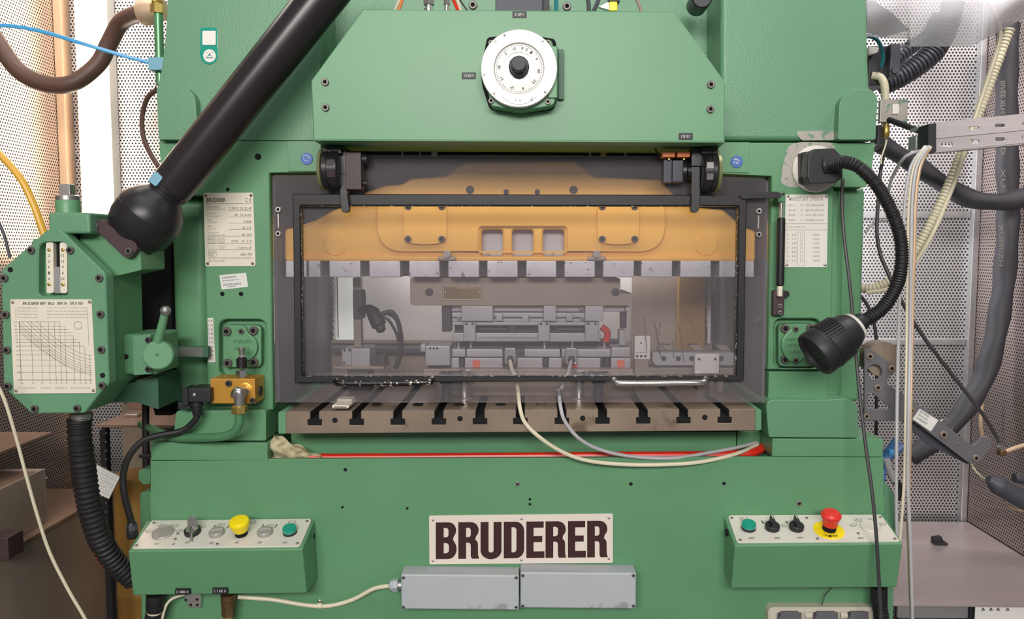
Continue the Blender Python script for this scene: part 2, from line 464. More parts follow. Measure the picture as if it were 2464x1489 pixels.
t = struct('trim_4', M().box(wx(1900, YB), XR - .023, YB - .014, YB, P(2250, 829, YB).z, P(2250, 815, YB).z, .002), 'aluminium')
small('hole', 'void', t, P(2330, 821, YB - .014), .004, 'drilled_hole')

# fluorescent lamp in the left corner
lp = thing('fluorescent_lamp', 'glowing upright fluorescent lamp in the left corner behind the brown hose', 'lamp', P(232, 620, 2.62))
zt = 2.55; zb = P(232, 640, 2.62).z
part('back_tray', M().box(P(198, 400, 2.66).x, P(276, 400, 2.66).x, 2.645, 2.699, zb, zt, .004), 'plate_white', lp)
x0 = P(206, 300, 2.62).x; x1 = P(262, 300, 2.62).x
part('diffuser', M().box(x0, x1, 2.60, 2.646, zb + .03, zt - .02, .016, 3), 'lamp_glow', lp)
part('end_cap', M().box(x0 - .004, x1 + .004, 2.595, 2.648, zb, zb + .03, .006), 'plate_white', lp)

# ------------------------------------------------------------------ the press frame
YF = 1.93
press = thing('stamping_press', 'large green stamping press filling the middle of the room', 'press', V((0, 2.2, 0)))
def fr(name, b, m='green', label=None): return part(name, b, m, press, label)
cast = 'green_cast'
fr('crown', M().prism(fillet([(770, -90), (404, -90), (402, 60), (388, 175), (378, 215), (382, 338), (770, 338)], [4, 30, 60, 60, 12, 6, 6]), YF, 2.5, .022, 4)
   .prism([(1735, -90), (2086, -90), (2090, 120), (2094, 215), (2112, 232), (2106, 338), (1735, 338)], YF, 2.5, .022, 4)
   .rect(760, -90, 1745, 345, 2.08, 2.5), cast)
fr('shoulder', M().prism(fillet([(376, 208), (440, 204), (470, 228), (476, 336), (382, 336)], [10, 20, 24, 10, 4]), YF - .026, YF + .2, .02, 4), cast)
fr('shoulder', M().prism(fillet([(2020, 236), (2060, 214), (2096, 214), (2112, 232), (2107, 336), (2016, 336)], [20, 24, 14, 10, 4, 6]), YF - .026, YF + .2, .02, 4), cast)
# head plates above the opening, with the scribed pads around the round stickers
fr('head_plate', M().prism([(382, 339), (770, 339), (770, 414), (648, 416), (648, 470), (392, 470)], YF + .001, 2.5, .002), 'green')
fr('head_plate', M().prism([(1735, 343), (2106, 343), (2096, 428), (2084, 450), (1858, 450), (1858, 424), (1735, 418)], YF + .001, 2.5, .002), 'green')
fr('pad', M().prism([(692, 339), (772, 339), (772, 412), (693, 412)], YF - .002, YF + .01, .001), 'green')
fr('pad', M().prism([(1728, 342), (1804, 342), (1803, 416), (1728, 414)], YF - .002, YF + .01, .001), 'green')
# columns: a stepped casting with a front plate that has a pocket for the bearing cap
fr('column', M().prism([(404, 470), (500, 470), (500, 1000), (418, 1000)], YF + .05, 2.5, .03, 4)
   .prism([(486, 455), (648, 430), (657, 992), (498, 992)], YF + .026, 2.5, .008), 'green')
fr('column', M().prism([(1990, 452), (2084, 450), (2070, 968), (1984, 968)], YF + .05, 2.5, .014, 3)
   .prism([(1857, 440), (2036, 450), (2030, 968), (1846, 968)], YF + .026, 2.5, .024, 4), 'green')
fr('front_plate', M().plate(fillet([(490, 456), (648, 416), (657, 986), (501, 986)], [3, 3, 3, 3]), [rr(526, 768, 641, 906, 22)], YF, YF + .028, .0025), 'green')
fr('front_plate', M().plate([(1857, 424), (2006, 452), (1999, 889), (1848, 889)], [rr(1862, 766, 1976, 886, 22)], YF, YF + .028, .0025), 'green')
fr('front_plate', M().prism([(1850, 893), (1992, 893), (1992, 962), (1848, 962)], YF + .003, YF + .03, .003), 'green')
XI, XO = P(657, 760, YF).x, P(1847, 760, YF).x
zi0, zi1 = P(1250, 990, 1.85).z + .002, P(1250, 430, YF).z
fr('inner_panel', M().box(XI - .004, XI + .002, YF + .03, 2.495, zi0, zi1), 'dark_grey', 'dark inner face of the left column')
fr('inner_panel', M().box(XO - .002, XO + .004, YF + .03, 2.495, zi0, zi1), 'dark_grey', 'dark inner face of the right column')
fr('rear_plate', M().box(XI, XO, 2.33, 2.36, P(1250, 640, 2.33).z, P(1250, 330, 2.33).z), 'dark_grey')
# feet and bed
fr('foot', M().prism(fillet([(424, 988), (640, 986), (640, 1060), (416, 1060)], [8, 10, 3, 3]), 1.90, 2.5, .006, 3), 'green')
fr('foot', M().prism(fillet([(1842, 962), (1990, 962), (2040, 958), (2064, 972), (2066, 1054), (1850, 1052)], [20, 6, 18, 18, 6, 6]), 1.90, 2.5, .01, 3), cast)
fr('bed', M().rect(362, 1064, 644, 1108, 1.898, 2.55, .003).rect(1858, 1056, 2126, 1099, 1.898, 2.55, .003)
   .prism([(362, 1109), (644, 1107), (645, 1104), (1858, 1099), (2126, 1100), (2126, 1560), (362, 1560)], 1.90, 1.912, .002)
   .rect(366, 1190, 2124, 1560, 1.911, 2.55, .002), 'green')
fr('bed_flank', M().prism(fillet([(337, 1186), (362, 1180), (362, 1560), (342, 1560)], 6), 1.945, 2.5, .006), 'green')
fr('bed_flank', M().prism(fillet([(2120, 1150), (2150, 1182), (2156, 1210), (2146, 1560), (2120, 1560)], [2, 10, 10, 2, 2]), 1.945, 2.5, .008), cast)
fr('lug', M().prism(fillet([(332, 1132), (362, 1128), (362, 1164), (344, 1166), (332, 1152)], 5), 1.94, 2.0, .003), 'green')
fr('trough', M().rect(640, 1122, 1860, 1190, 1.911, 2.3), 'green_dark')
fr('carrier', M().rect(700, 1036, 1772, 1130, 1.985, 2.3, .004).rect(1773, 1036, 1846, 1110, 2.0, 2.3, .004), 'green')
fr('bare_patch', M().prism(fillet([(1878, 440), (1886, 385), (1896, 350), (1925, 341), (2010, 343), (2004, 400), (1990, 452), (1896, 450)], 16), YF - .0008, YF + .004), 'worn_ground', 'patch of ground bare metal around the lamp base')
fr('bare_patch', M().prism(fillet([(1915, 316), (2006, 314), (2010, 337), (1928, 338)], 8), YF - .0008, YF + .004), 'worn_ground', 'patch of ground bare metal above the lamp base')
for x, y, r in ((621, 377, 7), (548, 456, 4), (535, 707, 5), (580, 707, 5)): hole(press, x, y, YF + (.001 if y < 450 else 0), r)
for x, y, r in ((831, 1130, 4), (824, 1220, 3), (980, 1223, 3), (1275, 1201, 3), (1275, 1213, 3), (1518, 1164, 4), (1742, 1163, 4)): hole(press, x, y, 1.90, r)
for x, y, r in ((1245, 1164, 6), (1922, 1210, 7)): bolt(press, x, y, 1.90, r, 'steel', 'plug_screw')
# bearing caps in the column pockets
def cap(x0, y0, x1, y1, lobes, bolts, words):
    c = fr('bearing_cap', M().prism(rr(x0, y0, x1, y1, 16), YF + .004, YF + .03, .004), 'green')
    part('boss', M().prism(fillet(lobes, 12), YF - .006, YF + .006, .005), 'green', c)
    for x, y, r in bolts: bolt(c, x, y, YF + (.004 if r > 8 else -.006), r)
    b = M()
    for s_, a, y, bb, yy in words: b.hull([P(a, y, YF - .0075), P(bb, y, YF - .0075), P(bb, yy, YF - .0075), P(a, yy, YF - .0075)], [P(a, y, YF - .005), P(bb, y, YF - .005), P(bb, yy, YF - .005), P(a, yy, YF - .005)]) if not s_ else b.write(s_, a, y, bb, yy, YF - .0066)
    part('cast_lettering', b, 'green_dark', c)
lob = []
for i in range(28):
    a = 2 * math.pi * i / 28; lob.append((582 + 37 * math.sin(a), 835 + 36 * math.cos(a)))
lob = [p for p in lob if p[1] > 808 or abs(p[0] - 582) > 26] 
lob = sorted(lob, key=lambda p: math.atan2(p[1] - 835, p[0] - 582))
i0 = [i for i, p in enumerate(lob) if p[0] > 582 and p[1] < 835][0]
lob = [p for p in lob]
k = next(i for i, p in enumerate(lob) if math.atan2(p[1] - 835, p[0] - 582) > -math.pi / 2)
lob = lob[:k] + [(569, 800), (573, 787), (582, 783), (591, 787), (595, 800)] + lob[k:]
cap(537, 782, 629, 884, lob, ((547, 797, 11), (611, 795, 11), (549, 873, 11), (612, 871, 11), (581, 797, 7)), (('AMZELBER', 561, 817, 604, 825), ('OM   OS', 564, 834, 600, 842)))
cap(1873, 778, 1963, 883, [(1914, 783), (1930, 794), (1948, 812), (1952, 830), (1948, 850), (1930, 868), (1914, 876), (1898, 868), (1884, 850), (1879, 830), (1884, 812), (1900, 794)],
    ((1888, 790, 11), (1950, 789, 11), (1888, 864, 11), (1950, 866, 11), (1914, 792, 7), (1914, 867, 7)), (('LUBRICANTE', 1893, 813, 1937, 820), ('LUFZEANE', 1893, 827, 1937, 834), ('FLUIDO', 1900, 843, 1926, 850)))
# round things in the notch above the front cover
fr('round_cap', M().disc(1690, -6, 24, YF - .02, YF + .05, 24, .003), 'black_paint', 'dark round cap at the top edge')
for x, y in ((1138, 13), (1364, 16)): bolt(press, x, y, 2.08, 10)

# stickers on the frame
st = thing('adhesive_tag', 'teal round-ended adhesive tag with a white square, upper left of the press', 'sticker', P(503, 150, YF))
part('tag_body', M().prism(fillet([(482, 66), (523, 66), (523, 116), (526, 132), (518, 150), (503, 156), (488, 150), (480, 132), (482, 116)], 6), YF - .0015, YF + .003, .0006), 'teal_lens', st)
part('white_square', M().prism(rr(487, 74, 519, 108, 2), YF - .002, YF - .0012), 'plate_white', st)
part('white_disc', M().disc(504, 134, 15, YF - .002, YF - .0012, 24), 'plate_white', st)
part('print', M().line([(504, 127), (504, 134)], 1.5, YF - .0024).line([(499, 136), (504, 130), (509, 136)], 1.5, YF - .0024).line([(498, 128), (497, 125)], 1.5, YF - .0024).line([(510, 128), (511, 125)], 1.5, YF - .0024)
     .line([(495, 139), (513, 139)], 2, YF - .0024), 'teal_tube', st)
for x, y, w_, pic in ((738, 382, 'left', 'quarter arc'), (1773, 389, 'right', 'faint symbol')):
    s_ = thing('round_sticker', 'blue round sticker with a white %s on the %s side of the press head' % (pic, w_), 'sticker', P(x, y, YF - .002))
    part('disc', M().disc(x, y, 14.5, YF - .004, YF - .0015, 28, .0008), 'blue_sticker', s_)
    b = M()
    if w_ == 'left':
        b.line([(x - 9, y - 6), (x - 6, y - 9), (x - 1, y - 9), (x + 5, y - 5), (x + 8, y + 1)], 1.4, YF - .0046).line([(x - 8, y - 2), (x - 5, y + 4), (x, y + 6), (x + 4, y + 4)], 1, YF - .0046)
    else:
        b.line([(x - 8, y - 5), (x + 4, y - 5), (x + 7, y - 1)], 1.2, YF - .0046).write('12', x - 7, y - 2, x + 4, y + 5, YF - .0046).line(circ(x - 2, y - 9, 2, 8), .8, YF - .0046)
    part('print', b, 'white_ink', s_)

# ------------------------------------------------------------------ front cover (hood) with the dial
YH = 1.765
hood = thing('front_cover', 'green sheet metal cover with cut-off upper corners on the press front', 'machine cover', P(1250, 345, 1.8))
HO = [(873, 22), (1622, 27), (1746, 198), (1744, 342), (754, 337), (748, 194)]
out = [P(x, y, YH) for x, y in HO]
b = M().hull(out, [p + V((0, .2, 0)) for p in out], .003, 3)
lo = [P(754, 336, YH + .001), P(1744, 341, YH + .001)]
part('shell', b, 'green', hood)
a0, a1 = P(754, 334, YH + .0005), P(1744, 339, YH + .0005); c0, c1 = P(777, 352, YH + .10), P(1730, 356, YH + .10)
part('bottom_flange', M().hull([a0, a1, a1 + V((0, 0, -.004)), a0 + V((0, 0, -.004))], [V((c0.x, c0.y, c0.z + .02)), V((c1.x, c1.y, c1.z + .02)), c1, c0], .0012), 'green', hood)
for x, y in ((783, 198), (784, 259), (1710, 204), (1709, 263)): bolt(hood, x, y, YH, 9)
for x, y, s_ in ((1250, 35, '01 REF Y'), (1128, 182, 'CA 505 9'), (1650, 328, '0  500  100  P')):
    q = part('label_tag', M().rect(x - 17, y - 8, x + 17, y + 8, YH - .0012, YH + .001, .0003), 'black_plastic', hood, 'small black label tag with white print')
    part('print', M().write(s_, x - 11, y - 3.5, x + 11, y + 3.5, YH - .0017), 'white_ink', q)
dial = thing('adjustment_dial', 'white round graduated dial with a black centre knob on the front cover', 'dial', P(1255, 270, YH))
part('gasket', M().prism(fillet([(1172, 90), (1212, 86), (1300, 88), (1336, 94), (1340, 118), (1356, 122), (1356, 236), (1338, 240), (1334, 262), (1318, 266), (1252, 275), (1178, 263), (1160, 205), (1157, 168)], 9), YH - .004, YH + .004), 'void', dial)
part('housing', M().prism(fillet([(1180, 96), (1326, 94), (1332, 110), (1336, 250), (1320, 256), (1252, 267), (1180, 255), (1166, 170)], 9), YH - .045, YH + .002, .005), 'green', dial)
part('side_block', M().rect(1318, 110, 1342, 236, YH - .05, YH + .001, .003), 'green', dial)
part('clip', M().prism(fillet([(1343, 118), (1357, 118), (1357, 239), (1343, 239)], 4), YH - .012, YH + .001, .002), 'green_dark', dial)
for x, y in ((1182, 243), (1318, 245), (1182, 104), (1318, 104)): bolt(dial, x, y, YH - .045, 7)
dc = P(1249, 168, YH - .05); up = V((0, -1, 0)); Rd = mm(90, 1.71)
part('rim_disc', M().lathe(dc, up, [(-.005, Rd * .9), (.0, Rd), (.012, Rd), (.014, Rd * .985), (.014, Rd * .665), (.010, Rd * .63), (.009, 0)], 64), 'dial_face', dial)
part('scale_ring', M().lathe(dc, up, [(.008, Rd * .62), (.0105, Rd * .61), (.0115, Rd * .42), (.006, Rd * .42)], 48), 'dial_face', dial)
part('hub', M().lathe(dc, up, [(.006, Rd * .41), (.0105, Rd * .41), (.0105, 0)], 40), 'dial_ring', dial)
part('knob', M().lathe(dc + V((0, 0, .002)), up, [(.008, Rd * .27), (.026, Rd * .27), (.028, Rd * .25), (.028, Rd * .205), (.05, Rd * .19), (.052, Rd * .175), (.052, 0)], 12), 'black_plastic', dial)
b = M()
def ring_text(s_, ang, r, h, wd, out_=.0122):
    a = math.radians(ang); n_ = V((math.sin(a), 0, math.cos(a))); tt = V((math.cos(a), 0, -math.sin(a)))
    c = dc + up * out_ + n_ * r
    b.text(s_, c - tt * wd / 2 - n_ * h / 2, tt * wd, n_ * h)
for s_, ang in (('-0', -15), ('P', 10), ('0', 22), ('1', 38), ('9', 62), ('80', 98), ('33', 130), ('8', 168), ('GH', 200), ('31', 240), ('08', 274), ('2', 318)):
    ring_text(s_, ang, Rd * .52, Rd * .075, Rd * .05 * len(s_))
for i in range(72):
    a = math.radians(i * 5); n_ = V((math.sin(a), 0, math.cos(a))); tt = V((math.cos(a), 0, -math.sin(a))) * Rd * .006
    l_ = .57 if i % 5 == 0 else .585
    p0, p1 = dc + up * .0118 + n_ * Rd * l_, dc + up * .0114 + n_ * Rd * .608
    b.bm.faces.new([b.bm.verts.new(q) for q in (p0 - tt, p0 + tt, p1 + tt, p1 - tt)])
for s_, ang in (('8', -24), ('C', -42), ('X', 42), ('A', 260), ('E', 226), ('s', 132)): ring_text(s_, ang, Rd * .92, Rd * .06, Rd * .06, .0146)
for s_, x_, y_ in (('3', -.13, -.86), ('8', .0, -.86), ('z', .3, -.82)):
    c = dc + up * .0158 + V((x_ * Rd, 0, y_ * Rd)); b.text(s_, c, V((Rd * .06, 0, 0)), V((0, 0, Rd * .07)))
part('numerals', b, 'ink', dial)
part('index_window', M().prism([(1249 + 90 * r * math.sin(math.radians(a)), 168 + 90 * r * math.cos(math.radians(a))) for r, a in [(.72, -34), (.70, -25), (.71, 0), (.70, 25), (.72, 34), (.80, 36), (.86, 32), (.92, 12), (.93, 0), (.92, -12), (.86, -32), (.80, -36)]], YH - .0655, YH - .063, .0008), 'dial_ring', dial)

# ------------------------------------------------------------------ ram
YR = 2.02
ram = thing('press_ram', 'yellow cast ram of the press behind the clear guard', 'ram', P(1250, 667, 2.1))
RO = fillet([(684, 628), (684, 552), (738, 542), (805, 504), (850, 494), (880, 462), (930, 446), (966, 444), (988, 430), (1074, 424), (1120, 391), (1382, 389), (1430, 426), (1590, 432), (1622, 468), (1660, 498), (1740, 505), (1792, 548), (1818, 556), (1818, 628)], 8)
pk = [rr(1158, 552, 1210, 616, 9), rr(1232, 552, 1283, 616, 9), rr(1306, 552, 1358, 616, 9)]
part('body', M().plate(RO, pk, YR, YR + .05, .004).prism([(684, 628), (684, 556), (850, 500), (1120, 396), (1382, 396), (1660, 500), (1818, 560), (1818, 628)], YR + .049, YR + .25), 'ram_yellow', ram)
part('pocket_floor', M().rect(1155, 548, 1361, 618, YR + .044, YR + .0495), 'die_light_steel', ram, 'grey floor of the three square pockets')
part('raised_pad', M().plate(fillet([(906, 470), (1602, 470), (1602, 607), (906, 607)], [6, 6, 75, 75], 10), [rr(1152, 546, 1364, 606.5, 9)], YR - .008, YR + .002, .003), 'ram_yellow', ram)
part('lip', M().rect(688, 617, 1815, 628, YR - .012, YR + .01, .003), 'ram_yellow', ram)
for x0, x1 in ((970, 1075), (1437, 1539)):
    c = part('cover_plate', M().prism(fillet([(x0, 492), (x1, 492), (x1, 576), (x1 - 12, 586), ((x0 + x1) / 2, 590), (x0 + 12, 586), (x0, 576)], [8, 8, 12, 8, 40, 8, 12]), YR - .016, YR - .006, .003), 'ram_yellow', ram)
    for x in (x0 + 12, x1 - 12):
        bolt(c, x, 575, YR - .016, 8, 'die_dark'); bolt(c, x, 497, YR - .016, 8, 'die_dark')
for x in (806, 1700): part('round_plug', M().disc(x, 588, 27, YR - .002, YR + .004, 32, .0012), 'ram_yellow', ram)
for x, y, r in ((1131, 457, 9), (1380, 457, 9), (1218, 462, 6), (1293, 462, 6)): hole(ram, x, y, YR, r, 'die_dark')
for x in (1075, 1436):
    q = part('stud', M().disc(x, 611, 9, YR - .03, YR, 12), 'bright_steel', ram)
    part('washer', M().rect(x - 22, 617, x + 22, 627, YR - .022, YR, .003), 'die_steel', q)
for x in (1174, 1331): part('pin', M().disc(x, 609, 4, YR - .004, YR + .02, 10), 'bright_steel', ram)
iv = [(687, 738), (742, 771), (792, 867), (888, 963), (984, 1058), (1078, 1153), (1172, 1246), (1266, 1339), (1358, 1432), (1451, 1526), (1543, 1618), (1637, 1711), (1731, 1772), (1778, 1815)]
for a, c in iv: part('clamping_block', M().rect(a, 627.5, c, 667, YR - .016, YR + .2, .0025), 'block_steel', ram)
part('slot_wall', M().rect(690, 629, 1812, 664, YR + .05, YR + .22), 'die_dark', ram)

# ------------------------------------------------------------------ bolster plate with T slots
YP = 1.85
bol = thing('bolster_plate', 'brown steel bolster plate with a row of T slots under the guard', 'machine table', P(1250, 1040, 1.9))
cx = [757, 858, 957, 1056, 1155, 1252, 1352, 1450, 1548, 1645, 1744]
ty, by = lambda x: 990 - (x - 680) * .0055, lambda x: 1043 - (x - 680) * .0065
pts = [(688, ty(688))]
for x in cx:
    t_ = ty(x); pts += [(x - 10.5, t_), (x - 10.5, t_ + 19), (x - 17, t_ + 19), (x - 17, t_ + 34), (x + 17, t_ + 34), (x + 17, t_ + 19), (x + 10.5, t_ + 19), (x + 10.5, t_)]
pts += [(1818, ty(1818)), (1818, by(1818)), (688, by(688))]
part('plate', M().prism(pts, YP, YP + .5, .0009, 1), 'ground_steel', bol)
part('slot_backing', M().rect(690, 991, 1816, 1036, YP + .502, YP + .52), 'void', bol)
for x in cx:
    t_ = ty(x)
    part('slot_lining', M().rect(x - 16.4, t_ + 19.4, x + 16.4, t_ + 33.6, YP + .003, YP + .499).rect(x - 10.4, t_ + .8, x - 9.6, t_ + 19.4, YP + .001, YP + .499).rect(x + 9.6, t_ + .8, x + 10.4, t_ + 19.4, YP + .001, YP + .499), 'void', bol, 'oil-dirty inside of a T slot, blackened for its shade')  # void black carries the slot's shade along with the oil dirt
for s_ in ((670, 688), (1818, 1832)):
    x0, x1 = s_; t_, l_ = ty(x0), by(x0)
    o_ = fillet([(x0, t_), (x1, t_), (x1, l_), (x0, l_)], [5, .1, .1, 5] if x0 < 1000 else [.1, 7, 7, .1])
    part('end_piece', M().prism(o_, YP + .001, YP + .45, .001), 'green', bol, 'green painted end of the bolster')
for x, y in ((806, 1011), (1107, 1007), (1402, 1006), (1696, 1004)): hole(bol, x, y, YP, 6)
zt_ = P(1250, ty(1250), YP).z
for i, x in enumerate([707, 906, 1006, 1105, 1205, 1302, 1402, 1500, 1598, 1695, 1785]):
    small('hole', 'void', bol, V((P(x, 975, YP + .07).x, YP + .07, zt_)), .012, 'tapped_hole', (0, 0, 1))
YT = YP + .16                       # depth of the tool set on the plate
def zpx(x, y, Y): return P(x, y, Y)
# ------------------------------------------------------------------ tool set
die = thing('die_set', 'grey stamping die set in the middle of the bolster behind the guard', 'tool', V((P(1250, 800, 2.08).x, 2.1, zt_)))
YD = 2.06
dp = lambda n, b, m='die_steel', l=None, par=None: part(n, b, m, par or die, l)
up_ = dp('upper_plate', M().prism(fillet([(987, 669), (1493, 669), (1493, 706), (1522, 706), (1522, 735), (987, 735)], [4, 6, 3, 2, 2, 9]), YD, YD + .2, .003))
for x in (1033, 1481): hole(up_, x, 703, YD, 9, 'die_dark', 'lifting_hole')
dp('maker_plate', M().rect(1065, 686, 1160, 722, YD - .002, YD + .001, .0005), 'old_brass', 'brownish engraved plate with a pale border', up_)
for x in (1072, 1154): rivet(up_, x, 704, YD - .002, 2.5, 'bright_steel')
dp('engraving', M().line(rr(1067, 688, 1158, 720, .05, 1) + [(1067, 688)], 1.2, YD - .0024).write('Schem 101', 1100, 690, 1140, 694, YD - .0024), 'cable_white', None, up_)
for x0, x1 in ((1063, 1085),): dp('hanging_bar', M().rect(x0, 735, x1, 798, YD + .02, YD + .06, .002), 'die_dark')
R_ = M().rect(1087, 735, 1512, 750, YD + .03, YD + .16, .002).rect(1087, 752, 1440, 764, YD + .022, YD + .16, .002).rect(1088, 766, 1440, 774, YD + .03, YD + .16, .001)
dp('upper_rail', R_, 'die_light_steel')
dp('middle_rail', M().rect(1088, 775, 1442, 783, YD + .015, YD + .15, .0015), 'die_light_steel')
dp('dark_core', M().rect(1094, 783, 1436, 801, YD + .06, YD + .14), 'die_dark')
dp('punch_post', M().rect(1225, 783, 1240, 800, YD + .03, YD + .06, .001), 'die_dark')
for x0, x1, m_ in ((1150, 1222, 'dark_grey'), (1342, 1402, 'dark_grey')): dp('spring_bar', M().rect(x0, 788, x1, 795, YD + .045, YD + .06, .002), m_)
dp('lower_rail', M().rect(1088, 801, 1445, 822, YD + .015, YD + .15, .002).rect(1150, 806, 1292, 813, YD + .011, YD + .02, .001), 'die_light_steel')
for x0, x1 in ((1110, 1186), (1308, 1338), (1408, 1452)): dp('guide_block', M().rect(x0, 736, x1, 773, YD, YD + .1, .002), 'die_light_steel')
for x0, x1 in ((1115, 1144), (1295, 1323), (1408, 1440)):
    g = dp('guide_block', M().rect(x0, 775, x1, 821, YD + .002, YD + .1, .002), 'die_light_steel')
    for xx in (x0 + 7, x1 - 7): bolt(g, xx, 779, YD + .002, 3, 'die_dark')
for x, y in ((1201, 764), (1264, 767), (1370, 764)): dp('clamp_piece', M().rect(x - 8, y - 10, x + 8, y + 9, YD + .012, YD + .06, .002), 'die_light_steel')
for x, y in ((1102, 766), (1399, 742), (1401, 766)): dp('guide_pin', M().disc(x, y, 4, YD + .01, YD + .05, 12), 'bright_steel')
dp('side_link', M().rect(1494, 750, 1508, 790, YD + .02, YD + .05, .001), 'die_dark'); dp('side_link', M().rect(1490, 794, 1506, 831, YD + .01, YD + .05, .002), 'die_light_steel')
dp('corner_cube', M().rect(1506, 739, 1517, 749, YD, YD + .05, .001), 'die_light_steel')
dp('red_lever', M().sweep([P(1448, 786, YD + .05), P(1462, 800, YD + .05), P(1458, 822, YD + .05)], .009, 8), 'red', 'dull red lever')
for x in (1103, 1133, 1377, 1454, 1310): dp('guide_pillar', M().cyl(V((P(x, 822, YD + .04).x, YD + .04, P(x, 822, YD + .04).z)), V((P(x, 822, YD + .04).x, YD + .04, P(x, 842, YD + .04).z)), mm(5, YD), n=12), 'bright_steel')
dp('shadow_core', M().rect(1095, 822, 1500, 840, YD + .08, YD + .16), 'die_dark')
for x0, x1 in ((1086, 1120), (1122, 1210), (1262, 1348), (1352, 1470)): dp('lower_block', M().rect(x0, 840, x1, 859, YD - .004, YD + .15, .0025), 'die_light_steel')
dp('lower_block', M().rect(1471, 836, 1517, 859, YD - .004, YD + .12, .0025), 'die_light_steel')
for x0, x1 in ((1085, 1105), (1118, 1210), (1244, 1306), (1320, 1352), (1384, 1445), (1470, 1518)): dp('lower_block', M().rect(x0, 861, x1, 885, YD - .008, YD + .15, .0025), 'die_light_steel')
for x in (1111, 1313, 1460, 1488):
    dp('clamp_screw', M().rect(x - 5, 862, x + 5, 882, YD - .006, YD + .06, .002), 'die_dark')
for x in (1146, 1494): dp('orange_dot', M().prism(rr(x - 9, 866, x + 9, 883, 3), YD - .0095, YD - .0075), 'orange_sticker', 'square orange sticker')
dp('red_tab', M().rect(1374, 872, 1389, 884, YD - .0095, YD - .002), 'red')
dp('side_box', M().rect(1023, 832, 1083, 880, YD - .03, YD + .08, .003), 'die_light_steel')
for x in (1035, 1044, 1052): hole(die, x, 838, YD - .03, 2.5, 'die_dark')
dp('side_clamp', M().rect(1011, 828, 1024, 847, YD - .02, YD + .04, .003), 'die_light_steel')
dp('shoe', M().rect(1018, 888, 1524, 906, YD - .04, YD + .24, .003), 'die_steel')
zs0 = zt_; zs1 = P(1250, 922, YD - .02).z
x_ = lambda x: P(x, 940, YD - .02).x
dp('base_plate', M().box(x_(1052), x_(1522), YD - .03, YD + .25, zs0 + .0005, P(1250, 905, YD - .03).z - .001, .003), 'die_steel')
for x in (1118, 1393):
    c0 = V((P(x, 960, YD - .08).x, YD - .08, zs0)); dp('guide_column', M().lathe(c0, (0, 0, 1), [(0, .019), (.004, .019), (.006, .0135), (.062, .0135), (.064, .016), (.075, .016)], 20), 'bright_steel')
for x in (1075, 1440):
    c0 = V((P(x, 950, YD - .1).x, YD - .1, zs0)); dp('clamp_bolt', M().lathe(c0, (0, 0, 1), [(0, .012), (.045, .012), (.046, .017), (.058, .017), (.058, .011), (.075, .011)], 12), 'black_paint')
    dp('clamp_bar', M().box(c0.x - .022, c0.x + .03, YD - .115, YD, zs0 + .058, zs0 + .068, .003), 'die_dark')

# plug sockets of the two signal cables on the tool
for x, lab in ((1228, 'left'), (1375, 'right')):
    q = thing('cable_socket', 'small metal cable socket on the die front, %s of the two' % lab, 'socket', P(x, 880, YD - .02), 'cable sockets on the die')
    part('body', M().prism(rr(x - 14, 838, x + 13, 876, 4), YD - .035, YD - .006, .004), 'steel', q)
    part('plug', M().lathe(P(x, 862, YD - .034), (0, -1, -.5), [(0, .009), (.012, .009), (.014, .006), (.026, .005)], 14), 'cable_dark', q)

# things left and right of the tool
Yl = 2.03
def post_box(n, l, c, x0, y0, x1, y1, Y0, Y1, m, bev=.003, g=None): return single(n, M().rect(x0, y0, x1, y1, Y0, Y1, bev), m, l, c, g)
ss = thing('nozzle_stand', 'upright stand with a dark spray nozzle on the left of the die', 'stand', V((P(858, 885, 2.1).x, 2.1, zt_)))
part('pole', M().rect(850, 668, 868, 842, 2.12, 2.15, .002), 'die_steel', ss)
part('sleeve', M().rect(849, 698, 872, 768, 2.11, 2.155, .004), 'die_dark', ss)
part('handle', M().sweep([P(870, 700, 2.12), P(877, 706, 2.12), P(877, 752, 2.12), P(871, 758, 2.12)], .003, 8), 'die_dark', ss)
part('clamp_block', M().rect(845, 838, 890, 884, 2.07, 2.16, .003), 'die_light_steel', ss)
q = part('side_block', M().rect(822, 840, 846, 882, 2.085, 2.16, .003), 'die_light_steel', ss)
for x, y in ((829, 843), (841, 843), (828, 873)): hole(q, x, y, 2.085, 3, 'die_dark')
part('foot_plate', M().box(P(803, 884, 2.07).x, P(925, 884, 2.07).x, 2.06, 2.17, P(860, 888, 2.07).z, P(860, 880, 2.07).z, .002), 'die_steel', ss)
part('leg', M().box(P(840, 884, 2.1).x, P(890, 884, 2.1).x, 2.08, 2.15, zt_, P(860, 886, 2.07).z), 'die_dark', ss)
part('wedge', M().prism([(890, 884), (890, 868), (925, 852), (926, 884)], 2.08, 2.14, .002), 'die_dark', ss)
nz = part('nozzle_arm', M().sweep([P(868, 748, 2.1), P(890, 742, 2.08), P(905, 756, 2.06)], .011, 10), 'black_plastic', ss)
part('nozzle_head', M().lathe(P(893, 742, 2.06), V((.42, -.2, -.8)), [(0, .012), (.01, .018), (.05, .02), (.054, .014), (.066, .012), (.07, .006)], 14), 'black_plastic', ss)
part('hose_bundle', M().sweep([P(920, 755, 2.07), P(945, 752, 2.07), P(962, 790, 2.08), P(962, 850, 2.09), P(952, 885, 2.1)], .0065, 8).sweep([P(915, 760, 2.06), P(935, 770, 2.06), P(955, 805, 2.07), P(964, 850, 2.08)], .004, 8).sweep([P(925, 752, 2.09), P(950, 765, 2.09), P(966, 800, 2.09), P(966, 850, 2.1), P(955, 885, 2.1)], .004, 8), 'cable_dark', ss)
q = thing('perforated_block', 'small white block with drilled holes right of the die', 'machine part', V((P(1545, 865, 2.06).x, 2.06, zt_)))
